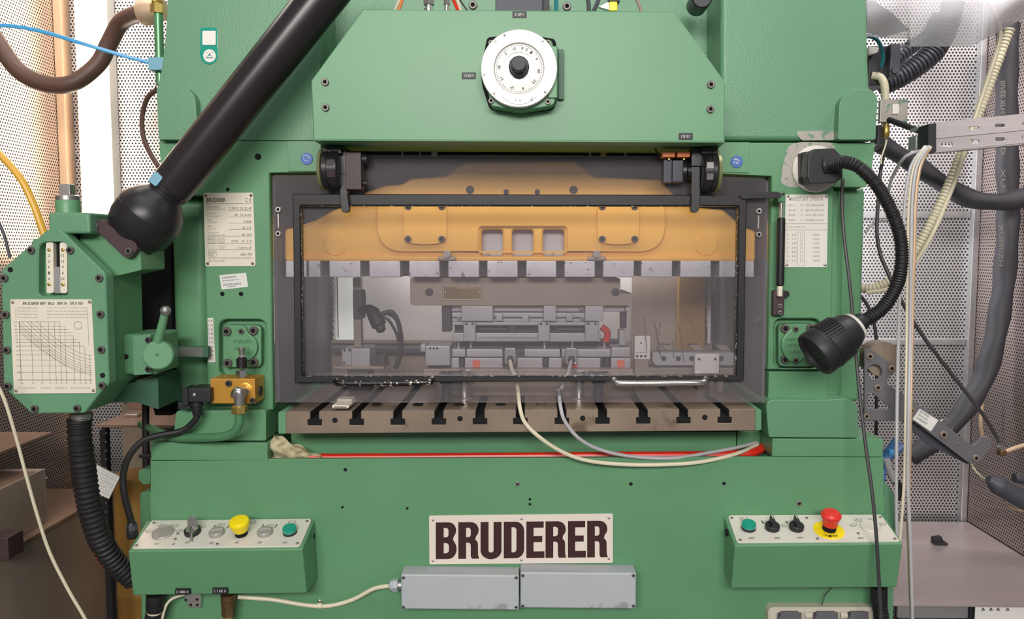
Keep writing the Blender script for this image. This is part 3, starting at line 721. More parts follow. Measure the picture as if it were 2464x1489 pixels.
part('block', M().rect(1527, 808, 1565, 865, 2.05, 2.07, .002), 'plate_white', q); part('leg', M().rect(1527, 865, 1560, 900, 2.055, 2.068), 'die_steel', q)
for x in (1533, 1543, 1553): hole(q, x, 857, 2.05, 3, 'die_dark')
hole(q, 1542, 825, 2.05, 2, 'die_dark')
for i in range(6): hole(q, 1531 + i * 5, 848, 2.05, 1.2, 'die_dark')
q = thing('guide_rail', 'white rail with round cap screws behind the guard at right', 'machine part', V((P(1660, 878, 2.05).x, 2.05, zt_)))
part('bar', M().prism(fillet([(1572, 848), (1768, 848), (1768, 879), (1578, 879), (1570, 868)], 3), 2.04, 2.10, .003), 'die_light_steel', q)
for x in (1597, 1632, 1664, 1735): bolt(q, x, 862, 2.04, 6, 'die_dark')
part('stop_plate', M().rect(1672, 851, 1731, 899, 2.02, 2.041, .002), 'plate_white', q)
for x in (1682, 1721): hole(q, x, 864, 2.02, 3, 'die_dark')
for x0 in (1590, 1658, 1722): part('web', M().prism([(x0, 830), (x0 + 26, 830), (x0 + 40, 848), (x0 + 18, 848)], 2.10, 2.14, .001), 'die_steel', q)
part('carrier', M().rect(1535, 884, 1790, 902, 2.06, 2.14, .002).rect(1690, 880, 1740, 960, 2.08, 2.12, .002), 'die_steel', q)
for k_, (a, c) in enumerate((((1550, 765), (1556, 845)), ((1575, 775), (1586, 850)), ((1580, 790), (1590, 860)), ((1618, 818), (1622, 860)), ((1633, 780), (1646, 870)), ((1640, 740), (1714, 862)), ((1590, 775), (1580, 845)))):
    single('feeler_wire', M().sweep([P(a[0], a[1], 2.03), P(c[0], c[1], 2.036)], .0009, 5, .05), 'bright_steel', 'thin straight steel feeler wire right of the die, %s from the left' % ('first', 'third', 'fourth', 'fifth', 'sixth', 'last and longest', 'second')[k_], 'wire', 'thin feeler wires by the guide rail')
for x in (1686, 1726):
    c0 = V((P(x, 960, 1.98).x, 1.98 if x < 1700 else 2.03, zt_))
    single('hex_standoff', M().lathe(c0, (0, 0, 1), [(0, .016), (.006, .016), (.008, .0105), (.04, .0105), (.042, .012), (.06, .012), (.06, .0)], 6), 'bright_steel', 'shiny hexagonal standoff on the bolster, %s one of the pair at right' % ('nearer' if x < 1700 else 'farther'), 'standoff', 'hex standoffs on the bolster')
q = thing('plastic_clip', 'pale plastic clip lying on the bolster left of the second slot', 'clip', V((P(825, 980, 1.87).x, 1.87, zt_)))
c = P(825, 972, 1.885)
part('body', M().box(c.x - .021, c.x + .021, 1.858, 1.94, zt_, zt_ + .009, .004, 3), 'plate_cream', q)
part('slot', M().box(c.x - .015, c.x + .015, 1.8575, 1.87, zt_ + .0035, zt_ + .0055), 'void', q)
part('tongue', M().box(c.x - .019, c.x + .019, 1.90, 1.935, zt_ + .0085, zt_ + .016, .003), 'plate_cream', q)
# behind the tool
bk = thing('rear_guard', 'pale rear guard panel closing the press opening behind the die', 'guard panel', V((0, 2.52, P(1250, 960, 2.5).z)))
part('panel', M().rect(868, 640, 1640, 906, 2.50, 2.51), 'rear_panel', bk)
part('cross_rail', M().rect(796, 838, 1090, 849, 2.40, 2.42, .001), 'dark_grey', bk)
part('cross_rail', M().rect(798, 826, 1090, 829, 2.44, 2.45), 'die_dark', bk)
part('lower_panel', M().rect(798, 819, 1712, 908, 2.45, 2.46), 'die_steel', bk)
part('side_panel', M().rect(1640, 640, 1716, 906, 2.49, 2.50), 'dark_grey', bk)
part('grey_sheet', M().rect(1520, 655, 1645, 850, 2.44, 2.445), 'die_steel', bk)
wp = thing('white_glow_strip', 'faintly glowing white strip with a toothed seal at the left rear of the opening, standing for light behind', 'door strip', P(828, 825, 2.46))
part('strip', M().rect(804, 645, 869, 818, 2.465, 2.475), 'rear_white_glow', wp)
b = M()
for i in range(35): b.rect(801 + (i % 3), 646 + i * 4.9, 809, 649.4 + i * 4.9, 2.461, 2.466)
part('toothed_seal', b, 'plate_white', wp, None, True, True)
part('edge_rod', M().rect(811, 645, 813, 812, 2.460, 2.464), 'die_dark', wp)
sp_ = thing('toothed_seal_strip', 'narrow white toothed strip at the right rear of the opening', 'door strip', P(1708, 826, 2.42))
part('strip', M().rect(1704, 645, 1711, 826, 2.42, 2.43), 'plate_white', sp_)
b = M()
for i in range(29): b.rect(1700 + (i % 3), 646 + i * 4.9, 1706, 649.4 + i * 4.9, 2.417, 2.421)
part('tooth_row', b, 'plate_white', sp_, None, True, True)
single('copper_tan', M().rect(1632, 645, 1698, 905, 2.40, 2.43, .004), 'copper_tan', 'tan brown panel standing for a copper reflection behind the guard at right', 'reflection')  # added panel, its tan colour paints a copper reflection

# ------------------------------------------------------------------ guard window
YG = 1.868
gd = thing('guard_door', 'black framed clear guard door in front of the press opening', 'guard door', P(1250, 968, 1.9))
part('clear_sheet', M().prism(fillet([(655, 421), (772, 421), (772, 372), (1728, 376), (1728, 424), (1838, 428), (1850, 440), (1840, 968), (662, 968)], [8, 2, 2, 2, 2, 4, 4, 2, 2]), YG + .022, YG + .028), 'polycarbonate', gd, 'clear plastic sheet')
part('frame', M().plate([(704, 466), (1797, 469), (1790, 916), (709, 921)], [fillet([(722, 494), (1778, 495), (1772, 906), (727, 906)], 4)], YG, YG + .022, .002), 'black_frame', gd)
part('bead', M().plate([(721, 493), (1779, 494), (1773, 908), (726, 908)], [[(724, 496), (1776, 497), (1770, 904), (729, 904)]], YG + .004, YG + .0225), 'chipped_black', gd, 'chipped inner edge of the frame')
for x, mt, lb in ((808, 'chipped_black', 'chipped black pull handle'), (1478, 'bright_steel', 'pull handle worn to bare metal')):
    dx = 232 if x < 1000 else 222
    part('handle', M().sweep([P(x, 913, YG + .002), P(x + 2, 919, YG - .018), P(x + 16, 922, YG - .026), P(x + dx / 2, 922, YG - .026), P(x + dx - 16, 920, YG - .026), P(x + dx - 3, 916, YG - .018), P(x + dx, 911, YG + .002)], mm(7.5, YG), 12, .008), mt, gd, lb)
for x0, y0, x1, y1 in ((660, 494, 676, 570), (1815, 498, 1832, 572)):
    for yy in (y0 + 10, y1 - 8): bolt(gd, (x0 + x1) / 2 + 2, yy, YG + .022, 7, 'steel', 'fixing_screw')
    part('scratch_strip', M().rect((x0 + x1) / 2, y0 + 20, (x0 + x1) / 2 + 3, y1 - 22, YG + .0215, YG + .0225), 'steel', gd)
part('top_arm', M().prism(fillet([(1776, 470), (1800, 462), (1870, 461), (1880, 464), (1880, 476), (1800, 477), (1790, 480)], 4), YG - .006, YG + .012, .002), 'black_frame', gd)
for x0, x1, xb in ((817, 836, 830), (1664, 1685, 1672)):
    part('hinge_arm', M().prism(fillet([(x0, 395), (x1, 395), (x1, 470), (xb + 10, 505), (xb + 6, 511), (xb - 6, 511), (xb - 9, 504), (x0 + 1, 470)], 4), YG - .022, YG - .002, .003), 'black_paint', gd)
# brake drums at both ends of the hinge shaft
for side, x0, x1, dx in (('left', 777, 817, 1), ('right', 1690, 1724, -1)):
    xo = x0 if dx > 0 else x1
    h = thing('hinge_unit', 'black drum hinge with an olive end disc at the %s end of the guard' % side, 'hinge', P((x0 + x1) / 2, 455, 1.85), 'drum hinges of the guard')
    yc = 408 if side == 'left' else 414
    c0 = P(xo, yc, 1.85); ax = V((dx, 0, 0)); R = mm(46, 1.85); L = mm(x1 - x0, 1.85)
    part('drum', M().lathe(c0 + ax * .004, ax, [(0, R * .9), (.003, R), (L * .35, R), (L * .36, R * .96), (L * .42, R * .96), (L * .43, R), (L - .003, R), (L, R * .92)], 40), 'black_paint', h)
    part('end_disc', M().lathe(c0, ax, [(-.004, R * .85), (-.003, R * 1.06), (.004, R * 1.1), (.006, R * .9)], 40), 'olive', h)
    part('axle_stub', M().lathe(c0 - ax * .014, ax, [(0, .005), (.012, .005)], 12), 'brass', h)
    part('mount_plate', M().rect(x0 - 2, 352, x1 + 4, 370, 1.83, 1.90, .002), 'black_paint', h)
    for yy in (395, 424):
        part('name_band', M().hull([c0 + ax * (L * .5) + V((0, -R * math.cos(a) - .0006, (R + .0006) * math.sin(a))) for a in ((-.2 + (410 - yy) * .02), (.12 + (410 - yy) * .02))] + [c0 + ax * (L * .95) + V((0, -R * math.cos(a) - .0006, (R + .0006) * math.sin(a))) for a in ((.12 + (410 - yy) * .02), (-.2 + (410 - yy) * .02))],
            [c0 + ax * (L * .5) + V((0, -R * math.cos(a) + .002, R * math.sin(a))) for a in ((-.2 + (410 - yy) * .02), (.12 + (410 - yy) * .02))] + [c0 + ax * (L * .95) + V((0, -R * math.cos(a) + .002, R * math.sin(a))) for a in ((.12 + (410 - yy) * .02), (-.2 + (410 - yy) * .02))]), 'brown_block' if side == 'left' else 'steel', h)
    if side == 'left':
        part('block', M().rect(830, 366, 869, 456, 1.835, 1.87, .002), 'brown_block', h, 'brown block beside the drum')
        part('bracket', M().rect(816, 356, 836, 420, 1.845, 1.88, .002), 'black_paint', h)
        part('stop_screw', M().lathe(P(868, 383, 1.852), (1, 0, 0), [(0, .008), (.004, .008), (.004, .011), (.016, .011), (.016, .007)], 12), 'black_plastic', h)
        part('stop_screw', M().lathe(P(868, 441, 1.852), (1, 0, 0), [(0, .006), (.009, .006), (.009, .008), (.016, .008)], 12), 'black_plastic', h)
    else:
        part('switch_block', M().rect(1597, 382, 1618, 440, 1.86, 1.89, .002).rect(1618, 385, 1645, 438, 1.85, 1.89, .003), 'dark_grey', h)
        part('collar', M().lathe(P(1640, 412, 1.865), (1, 0, 0), [(0, .022), (.008, .024), (.012, .018), (.02, .018), (.024, .014), (.045, .014)], 18), 'black_paint', h)
        part('rocker', M().rect(1664, 356, 1690, 400, 1.84, 1.88, .002), 'black_paint', h)
        for xx in (1594, 1630):
            q = part('connector', M().rect(xx, 364, xx + 31, 378, 1.84, 1.87, .002), 'orange', h, 'orange cable connector')
            part('tip', M().rect(xx + 14, 378, xx + 18, 384, 1.85, 1.86), 'brass', q)
        part('wire', M().sweep([P(1592, 374, 1.85), P(1582, 370, 1.85), P(1577, 358, 1.86)], .0018, 6), 'black_plastic', h)
0 and single('cross_shaft', M().cyl(P(870, 405, 1.93), P(1600, 411, 1.93), .006), 'die_dark', 'thin dark shaft behind the clear sheet under the front cover', 'shaft')
b = M()
single('gap_shading', M().rect(775, 352, 1730, 371, 2.03, 2.07), 'void', 'dark beam in the gap under the front cover', 'shading')  # added black strip, the shade of the gap is put into its colour
for x, m_ in ((968, 'steel'), (1010, 'steel'), (1045, 'aluminium'), (1420, 'steel'), (1452, 'brass'), (1505, 'steel')):
    single('tie_rod', M().cyl(P(x, 345, 2.0), P(x, 376, 2.0), mm(3 if m_ == 'steel' else 8, 2.0), n=10), m_, 'short upright %s rod under the front cover, at the %s' % ({'steel': 'thin steel', 'aluminium': 'thick aluminium', 'brass': 'thick brass'}[m_], {968: 'far left', 1010: 'left, second of three', 1045: 'left', 1420: 'right, first of three', 1452: 'right', 1505: 'far right'}[x]), 'rod', 'rods in the gap under the cover')
# ------------------------------------------------------------------ BRUDERER sign and junction boxes
YS = 1.90
sg = thing('brand_sign', 'white sign plate with large dark BRUDERER lettering on the press bed', 'sign', P(1254, 1356, YS))
part('plate', M().prism(fillet([(1032, 1241), (1475, 1236), (1475, 1354), (1033, 1358)], 4), YS - .004, YS + .001, .001), 'sign_white', sg)
def arc(cx_, cy_, rx, ry, a0, a1, n=7): return [(cx_ + rx * math.cos(math.radians(a0 + (a1 - a0) * i / n)), cy_ + ry * math.sin(math.radians(a0 + (a1 - a0) * i / n))) for i in range(n + 1)]
LET = {   # heavy condensed capitals in a box 1 wide, 1 high (x right, y down)
 'B': ([(0, 0), (.62, 0)] + arc(.62, .22, .36, .22, -90, 45) + [(.82, .47)] + arc(.62, .73, .38, .27, -45, 90) + [(0, 1)], [[(.38, .15), (.48, .15)] + arc(.48, .22, .13, .07, -90, 0, 4) + arc(.48, .34, .13, .07, 0, 90, 4) + [(.38, .41)], [(.38, .565), (.48, .565)] + arc(.48, .65, .15, .085, -90, 0, 4) + arc(.48, .76, .15, .085, 0, 90, 4) + [(.38, .845)]]),
 'R': ([(0, 0), (.62, 0)] + arc(.62, .22, .38, .22, -90, 50) + [(.84, .46)] + arc(.72, .60, .24, .13, -60, 0, 4) + [(.97, .9), (1.02, 1), (.66, 1), (.61, .93), (.61, .64)] + arc(.5, .64, .11, .08, 0, -90, 4) + [(.38, .56), (.38, 1), (0, 1)], [[(.38, .15), (.48, .15)] + arc(.48, .22, .13, .07, -90, 0, 4) + arc(.48, .34, .13, .07, 0, 90, 4) + [(.38, .41)]]),
 'U': ([(0, 0), (.38, 0), (.38, .78)] + arc(.5, .78, .12, .06, 180, 0, 6) + [(.62, 0), (1, 0), (1, .78)] + arc(.5, .78, .5, .24, 0, 180, 12), []),
 'D': ([(0, 0), (.58, 0)] + arc(.58, .25, .42, .25, -90, 0) + arc(.58, .75, .42, .25, 0, 90) + [(0, 1)], [[(.38, .15), (.48, .15)] + arc(.48, .23, .14, .08, -90, 0, 4) + arc(.48, .76, .14, .08, 0, 90, 4) + [(.38, .84)]]),
 'E': ([(0, 0), (.96, 0), (.96, .17), (.40, .17), (.40, .40), (.88, .40), (.88, .565), (.40, .565), (.40, .82), (1, .82), (1, 1), (0, 1)], []),
}
XS = ((495, 688, 'B'), (704, 893, 'R'), (910, 1104, 'U'), (1125, 1314, 'D'), (1334, 1502, 'E'), (1512, 1700, 'R'), (1720, 1886, 'E'), (1898, 2085, 'R'))
for a, c, ch in XS:
    a = 920 + a * .2597; c = 920 + c * .2597
    def mp(p):
        x = a + p[0] * (c - a); return (x, 1257 - (x - 1048) * .0104 + p[1] * (88 - (x - 1048) * .0009))
    o_, h_ = LET[ch]
    part('letter', M().plate([mp(p) for p in o_], [[mp(p) for p in q] for q in h_], YS - .0046, YS - .0038), 'sign_ink', sg, None, False)
for x, y in ((1042, 1251), (1255, 1248), (1465, 1246), (1042, 1349), (1255, 1347), (1465, 1344)): rivet(sg, x, y, YS - .004, 3.2)
YJ = 1.832
for side, x0, x1, y0, y1 in (('left', 965, 1249, 1383, 1467), ('right', 1252, 1531, 1378, 1464)):
    j = thing('junction_box', 'scuffed grey junction box below the sign, the %s of the two' % side, 'box', P((x0 + x1) / 2, y1, 1.87), 'junction boxes below the sign')
    part('body', M().rect(x0, y0 - 1, x1, y1, YJ + .016, 1.90, .003), 'box_grey', j)
    part('lid', M().rect(x0, y0, x1, y1, YJ, YJ + .0155, .004, 3), 'box_grey', j)
    for x in (x0 + 6, x1 - 7):
        for y in (y0 + 6, y1 - 7): bolt(j, x, y, YJ, 4.5, 'steel', 'lid_screw')
    if side == 'right': part('notice', M().rect(1508, 1360, 1522, 1366, 1.86, 1.8605), 'ink_grey', j) if 0 else None
gl = thing('cable_gland', 'grey cable gland screwed into the side of the left junction box', 'cable gland', P(950, 1420, 1.87))
g0 = P(966, 1408, 1.865)
part('thread', M().lathe(g0, (-1, 0, 0), [(-.004, .010), (.012, .010)], 16), 'steel', gl)
part('nut', M().lathe(g0 + V((-.008, 0, 0)), (-1, 0, 0), [(0, .015), (.001, .016), (.012, .016), (.014, .0145)], 6), 'box_grey', gl)
part('dome', M().lathe(g0 + V((-.021, 0, 0)), (-1, 0, 0), [(0, .0135), (.006, .012), (.009, .007)], 16), 'box_grey', gl)
def cable(name, pts, r, m, lab, cat='cable', grp=None, n=8, step=.015): return single(name, M().sweep([P(*p) for p in pts], r, n, step), m, lab, cat, grp)
cable('power_cable', [(940, 1409, 1.866), (900, 1416, 1.875), (850, 1442, 1.885), (795, 1457, 1.887), (740, 1456, 1.887), (660, 1443, 1.885), (600, 1438, 1.88), (572, 1436, 1.87)], .0052, 'cable_white', 'cream cable running from the left junction box to below the left control box')
cb = thing('cable_saddle', 'small cable clip holding the cream cable on the bed', 'clip', P(770, 1456, 1.9))
part('strap', M().lathe(P(770, 1457, 1.886), (1, 0, -.02), [(-.005, .0072), (.005, .0072)], 16), 'cable_white', cb); rivet(cb, 769, 1446, 1.90, 5)

# ------------------------------------------------------------------ control boxes
def control(tag_, C_, pl, side):
    TFL, TFR, BFL, BFR, TBL, TBR, BBR, BBL = [P(*c) for c in C_]
    root = thing('control_box', 'green control box with white button panel on the %s of the press bed' % side, 'control box', (BFL + BFR) / 2, 'control boxes on the bed')
    part('housing', M().hull([TFL, TFR, BFR, BFL], [TBL, TBR, BBR, BBL], .003, 3), 'green', root)
    N = (TFR - TFL).cross(TBL - TFL).normalized()
    if N.z < 0: N = -N
    O = TFL + N * .0002
    q = [PP(x, y, O, N) for x, y in fillet(pl, [3, 8, 8, 3] if side == 'left' else [8, 3, 3, 8])]
    face = part('panel', M().hull([p + N * .003 for p in q], [p - N * .002 for p in q], .0006, 1), 'panel_white', root)
    return root, face, O + N * .003, N
def at(x, y, O, N): return PP(x, y, O, N)
SR = 1.84 / F
def stem(root, name, x, y, O, N, prof, m, n=28, lab=None):
    return part(name, M().lathe(at(x, y, O, N), N, [(a, r * SR) for a, r in prof], n), m, root, lab)
def pline(b, pts, wpx, O, N, off=.0004):
    q = [PP(x, y, O + N * off, N) for x, y in pts]
    for a, c in zip(q, q[1:]):
        d = (c - a).normalized(); nn = N.cross(d) * (wpx * SR / 2)
        b.bm.faces.new([b.bm.verts.new(p) for p in (a - nn, c - nn, c + nn, a + nn)])
def picon(b, x, y, O, N, w_=8, h=4.5, k=0):
    pline(b, [(x - w_ / 2, y + h / 2), (x - w_ / 2 + 2, y - h / 2), (x + w_ / 2 + 2, y - h / 2), (x + w_ / 2, y + h / 2), (x - w_ / 2, y + h / 2)], .9, O, N)
    pline(b, [(x - w_ / 4, y), (x + w_ / 3, y)], .9, O, N)
    if k: pline(b, [(x - w_ / 2 - 2, y - h / 2), (x - w_ / 2 - 3, y + h / 2 - 1)], .8, O, N)
box, face, O, N = control('l', [(308, 1326, 1.79), (728, 1321, 1.79), (320, 1432, 1.815), (738, 1427, 1.815), (352, 1252, 1.90), (757, 1250, 1.90), (765, 1392, 1.90), (360, 1396, 1.90)],
    [(366, 1254), (751, 1250), (722, 1316), (318, 1321)], 'left')
stem(box, 'blank_plug', 392, 1283, O, N, [(0, 26), (.003, 26), (.005, 24), (.005, 21), (.004, 20.5), (.004, 0)], 'grey_button')
k = stem(box, 'key_switch', 464, 1281, O, N, [(0, 20), (.009, 20), (.011, 18), (.011, 14)], 'black_plastic')
part('lock_face', M().lathe(at(464, 1281, O, N) + N * .011, N, [(0, 15.5 * SR), (.004, 14 * SR), (.005, 9 * SR), (.005, 0)], 24), 'bright_steel', k)
for x, y in ((522, 1284), (638, 1283)):
    q = stem(box, 'selector_button', x, y, O, N, [(0, 19), (.004, 19), (.006, 18), (.009, 18), (.0105, 16.5), (.0105, 0)], 'grey_button')
    c = at(x, y, O, N) + N * .0105; u = V((1, 0, 0)); v = N.cross(u)
    part('ridge', M().hull([c + u * a * SR + v * bb * SR - N * .001 for a, bb in ((-15, -3), (15, 2), (15, 6), (-15, 1))], [c + u * a * SR + v * bb * SR + N * .003 for a, bb in ((-14, -2), (14, 3), (14, 5), (-14, 0))], .0005, 1), 'grey_button', q)
q = stem(box, 'mushroom_button', 581, 1285, O, N, [(0, 15.5), (.013, 15.5)], 'void', 24, 'yellow mushroom button on a black collar')
part('cap', M().lathe(at(581, 1285, O, N), N, [(.012, 15), (.013, 17), (.024, 21)] and [(a, r * SR) for a, r in [(.011, 14), (.012, 17.5), (.022, 21.5), (.028, 23.5), (.034, 25), (.038, 24.5), (.041, 22), (.0425, 14), (.043, 0)]], 36), 'yellow', q)
def lensed(x, y):
    q = stem(box, 'lit_button', x, y, O, N, [(0, 17.5), (.006, 17.5), (.0065, 17)], 'black_plastic', 28, 'green lens push button')
    part('lens_ring', M().lathe(at(x, y, O, N), N, [(a, r * SR) for a, r in [(.006, 17.2), (.014, 17.2), (.016, 16), (.016, 13.5)]], 28), 'teal_lens', q)
    part('lens', M().lathe(at(x, y, O, N), N, [(a, r * SR) for a, r in [(.008, 13.6), (.0152, 13.4), (.0156, 0)]], 28), 'teal_lens', q)
lensed(698, 1281)
for x, y in ((371, 1259), (739, 1255), (329, 1313), (716, 1308), (523, 1310), (428, 1285), (422, 1298)): small('bolt', 'grey_button', face, at(x, y, O, N), 4.2 * SR, 'panel_screw', N)
b = M()
for x, y in ((391, 1265), (421, 1264), (359, 1278), (438, 1276), (486, 1266), (533, 1262), (607, 1256), (651, 1265), (703, 1256)): picon(b, x, y, O, N, 14, 6, 1)
for x, y in ((376, 1308), (449, 1305), (508, 1306), (569, 1305), (624, 1305), (685, 1305)): picon(b, x, y, O, N, 8, 3.5)
for x0, y0, x1, y1 in ((514, 1270, 518, 1263), (546, 1271, 551, 1263), (630, 1268, 634, 1261), (662, 1269, 667, 1261)): pline(b, [(x0, y0), (x1, y1)], 2.6, O, N)
pline(b, [(415, 1311), (420, 1306)], 2.2, O, N); pline(b, [(419, 1271), (426, 1280)], .8, O, N); pline(b, [(402, 1264), (412, 1264)], .8, O, N)
part('panel_print', b, 'ink', face)
for x, y, s_ in ((439, 1424, 'O  50000  O'), (529, 1422, 'C  S  B70  O')):
    q = part('label_tag', M().prism(rr(x - 18, y - 7, x + 18, y + 7, 1), 1.8055, 1.816, .0004), 'black_plastic', box, 'small black label tag with white print')
    part('print', M().write(s_, x - 14, y - 3, x + 14, y + 3, 1.805), 'white_ink', q)
small('hole', 'void', box, P(756, 1290, 1.862) , .006, 'side_hole', (1, 0, 0))
# the two keys in the key switch
c = at(464, 1281, O, N) + N * .015
ky = thing('key', 'steel key with a round head standing in the key switch of the left control box', 'key', c)
w0 = lambda x, y, dy=0: PP(x, y, c + V((0, dy, 0)), V((0, -1, 0)))
part('bow', M().plate([(p.x, p.y) for p in []] or fillet([(450, 1252), (454, 1244), (462, 1241), (470, 1244), (474, 1252), (472, 1272), (452, 1272)], 5), [circ(464, 1249, 3, 10)], c.y - .001, c.y + .0012, .0004), 'steel', ky)
part('blade', M().prism([(457, 1270), (467, 1270), (466, 1282), (459, 1282)], c.y - .0008, c.y + .0008), 'steel', ky)
k2 = thing('key', 'second steel key hanging from the ring over the front of the left control panel', 'key', at(462, 1298, O, N))
kp = [at(466, 1275, O, N) + N * .02, at(463, 1290, O, N) + N * .012, at(460, 1305, O, N) + N * .0025]
part('blade', M().sweep(kp, lambda L: (.0045 if L < .03 else .003, .0012), 8, .003), 'bright_steel', k2)
part('ring', M().sweep([at(466 + 9 * math.cos(a), 1270 + 7 * math.sin(a), O, N) + N * .018 for a in [i * .524 for i in range(13)]], .0012, 6, .003), 'bright_steel', k2)

box, face, O, N = control('r', [(1768, 1313, 1.79), (2172, 1308, 1.79), (1760, 1415, 1.815), (2158, 1413, 1.815), (1742, 1242, 1.90), (2128, 1239, 1.90), (2125, 1376, 1.90), (1742, 1376, 1.90)],
    [(1751, 1242), (2119, 1240), (2165, 1304), (1773, 1307)], 'right')
lensed(1801, 1271)
for x in (1858, 1916):
    q = stem(box, 'selector_switch', x, 1271, O, N, [(0, 17.5), (.010, 17.5), (.012, 15.5), (.012, 0)], 'black_plastic', 28, 'black rotary selector switch')
    c = at(x, 1271, O, N) + N * .0115; u = V((1, 0, 0)); v = N.cross(u)
    part('grip', M().hull([c + u * a * SR + v * bb * SR for a, bb in ((-5, -15), (5, -15), (5, 15), (-5, 15))], [c + u * a * SR + v * bb * SR + N * .016 for a, bb in ((-3.5, -9), (3.5, -9), (3.5, 15), (-3.5, 15))], .001, 2), 'black_plastic', q)
    part('pointer', M().hull([c + N * .0165 + u * a * SR + v * bb * SR for a, bb in ((-1, 0), (1, 0), (1, 14), (-1, 14))], [c + N * .0155 + u * a * SR + v * bb * SR for a, bb in ((-1, 0), (1, 0), (1, 14), (-1, 14))]), 'white_ink', q)
lg = stem(box, 'legend_ring', 1994, 1276, O, N, [(0, 36), (.0015, 36), (.002, 35), (.002, 16)], 'yellow', 40, 'yellow emergency legend ring')
b = M()
def on(x, y, off): return PP(x, y, O + N * off, N)
cc = at(1994, 1276, O, N); u = V((1, 0, 0)); v = N.cross(u)
for s_, a0, st_ in (('UNIVER', -38, 13), ('GAH', 128, 17)):
    for i, ch in enumerate(s_):
        a = math.radians(-90 + (a0 + i * st_)); n_ = u * math.cos(a) + v * math.sin(a); tt = -u * math.sin(a) + v * math.cos(a)
        p = cc + N * .0026 + n_ * 26 * SR; h_ = 8 * SR; b.text(ch, p - tt * 3 * SR + n_ * h_ / 2, tt * 6 * SR, -n_ * h_)
part('print', b, 'ink', lg)
q = stem(box, 'emergency_stop', 1995, 1275, O, N, [(0, 16), (.016, 16)], 'void', 24, 'red emergency stop button on a black collar')
part('cap', M().lathe(at(1995, 1275, O, N), N, [(a, r * SR) for a, r in [(.014, 15), (.016, 18), (.03, 19.5), (.036, 22), (.040, 24), (.044, 23.5), (.046, 20), (.050, 18), (.051, 12), (.0515, 0)]], 36), 'red', q)
stem(box, 'blank_plug', 2094, 1268, O, N, [(0, 24), (.003, 24), (.005, 22), (.005, 20), (.004, 19.5), (.004, 0)], 'panel_white')
for x, y in ((1761, 1247), (1941, 1247), (2118, 1245), (1781, 1300), (1967, 1297), (2153, 1297), (2065, 1284)): small('bolt', 'grey_button', face, at(x, y, O, N), 4 * SR, 'panel_screw', N)
b = M()
for x, y in ((1843, 1256), (1899, 1256), (1888, 1264), (2065, 1251), (2098, 1250), (2053, 1263), (2124, 1261)): picon(b, x, y, O, N, 12, 6, 1)
for x, y in ((1808, 1294), (1869, 1294), (1925, 1293), (2070, 1294)): picon(b, x, y, O, N, 12, 2.5)
for s_, x, y, w_ in (('REJ O', 1789, 1246, 20), ('HAUPT EIN', 1793, 1250, 26), ('ON', 1785, 1254, 6)):
    o_ = PP(x - w_ / 2, y + 1.6, O + N * .0005, N); b.text(s_, o_, PP(x + w_ / 2, y + 1.6, O + N * .0005, N) - o_, PP(x - w_ / 2 + .5, y - 1.6, O + N * .0005, N) - o_)
for x0, y0, x1, y1 in ((1837, 1260, 1832, 1252), (1894, 1259, 1891, 1253)): pline(b, [(x0, y0), (x1, y1)], 2.4, O, N)
part('panel_print', b, 'ink', face)
q = part('side_hole', M().lathe(P(1747, 1281, 1.86), (-1, 0, 0), [(-.004, .009), (.0006, .009), (.0006, 0)], 20), 'void', box)

# things under the boxes
hs = thing('conduit_end', 'black conduit sleeve coming out under the left control box', 'conduit', P(370, 1489, 1.86))
part('sleeve', M().lathe(P(374, 1430, 1.855), V((-.06, 0, -1)), [(0, .0215), (.036, .0215), (.042, .019)], 20), 'black_rubber', hs)
part('ring', M().lathe(P(371, 1471, 1.855), V((-.06, 0, -1)), [(0, .0175), (.004, .0175)], 20), 'cable_white', hs)
part('hose', M().corr([P(370, 1474, 1.855), P(366, 1500, 1.855), P(364, 1540, 1.855)], .018, .009, .0012), 'black_rubber', hs)
cable('grey_cable', [(445, 1430, 1.87), (415, 1440, 1.87), (398, 1460, 1.86), (388, 1500, 1.86)], .0035, 'cable_white', 'thin cream cable curling down below the left end of the left control box')
br = thing('bracket', 'small chromed bracket with round holes below the left control box', 'bracket', P(465, 1462, 1.89))
part('upper_plate', M().rect(443, 1429, 483, 1448, 1.885, 1.90, .0015), 'bright_steel', br)
part('lower_plate', M().rect(451, 1446, 483, 1462, 1.888, 1.90, .0015), 'bright_steel', br)
for x, y, Y in ((447, 1443, 1.885), (474, 1442, 1.885), (459, 1455, 1.888), (475, 1455, 1.888)): hole(br, x, y, Y, 3.2)
vf = thing('pipe_fitting', 'brown brass pipe fitting below the left control box', 'pipe fitting', P(548, 1489, 1.86))
part('socket', M().lathe(P(549, 1429, 1.86), (0, 0, -1), [(0, .018), (.014, .018), (.016, .0165), (.017, .018), (.030, .017)], 20), 'old_brass', vf)
part('hex_nut', M().lathe(P(549, 1459, 1.86), (0, 0, -1), [(0, .016), (.022, .016)], 6), 'old_brass', vf)
part('tube', M().lathe(P(549, 1480, 1.86), (0, 0, -1), [(0, .011), (.05, .011)], 16), 'brass', vf)
so = thing('socket_outlet', 'beige triple socket outlet with grey flaps at the bottom edge', 'socket outlet', P(1978, 1560, 1.86))
part('frame', M().plate(rr(1849, 1462, 2107, 1590, 16), [rr(1872, 1476, 1930, 1570, 4), rr(1958, 1475, 2018, 1570, 4), rr(2040, 1474, 2092, 1570, 4)], 1.872, 1.90, .004), 'socket_beige', so)
for a, c in ((1868, 1934), (1954, 2022), (2036, 2096)):
    f = part('flap', M().prism(fillet([(a + 11, 1472), (c - 11, 1472), (c - 11, 1482), (c, 1496), (c, 1570), (a, 1570), (a, 1496), (a + 11, 1482)], 3), 1.866, 1.885, .003), 'socket_flap', so)
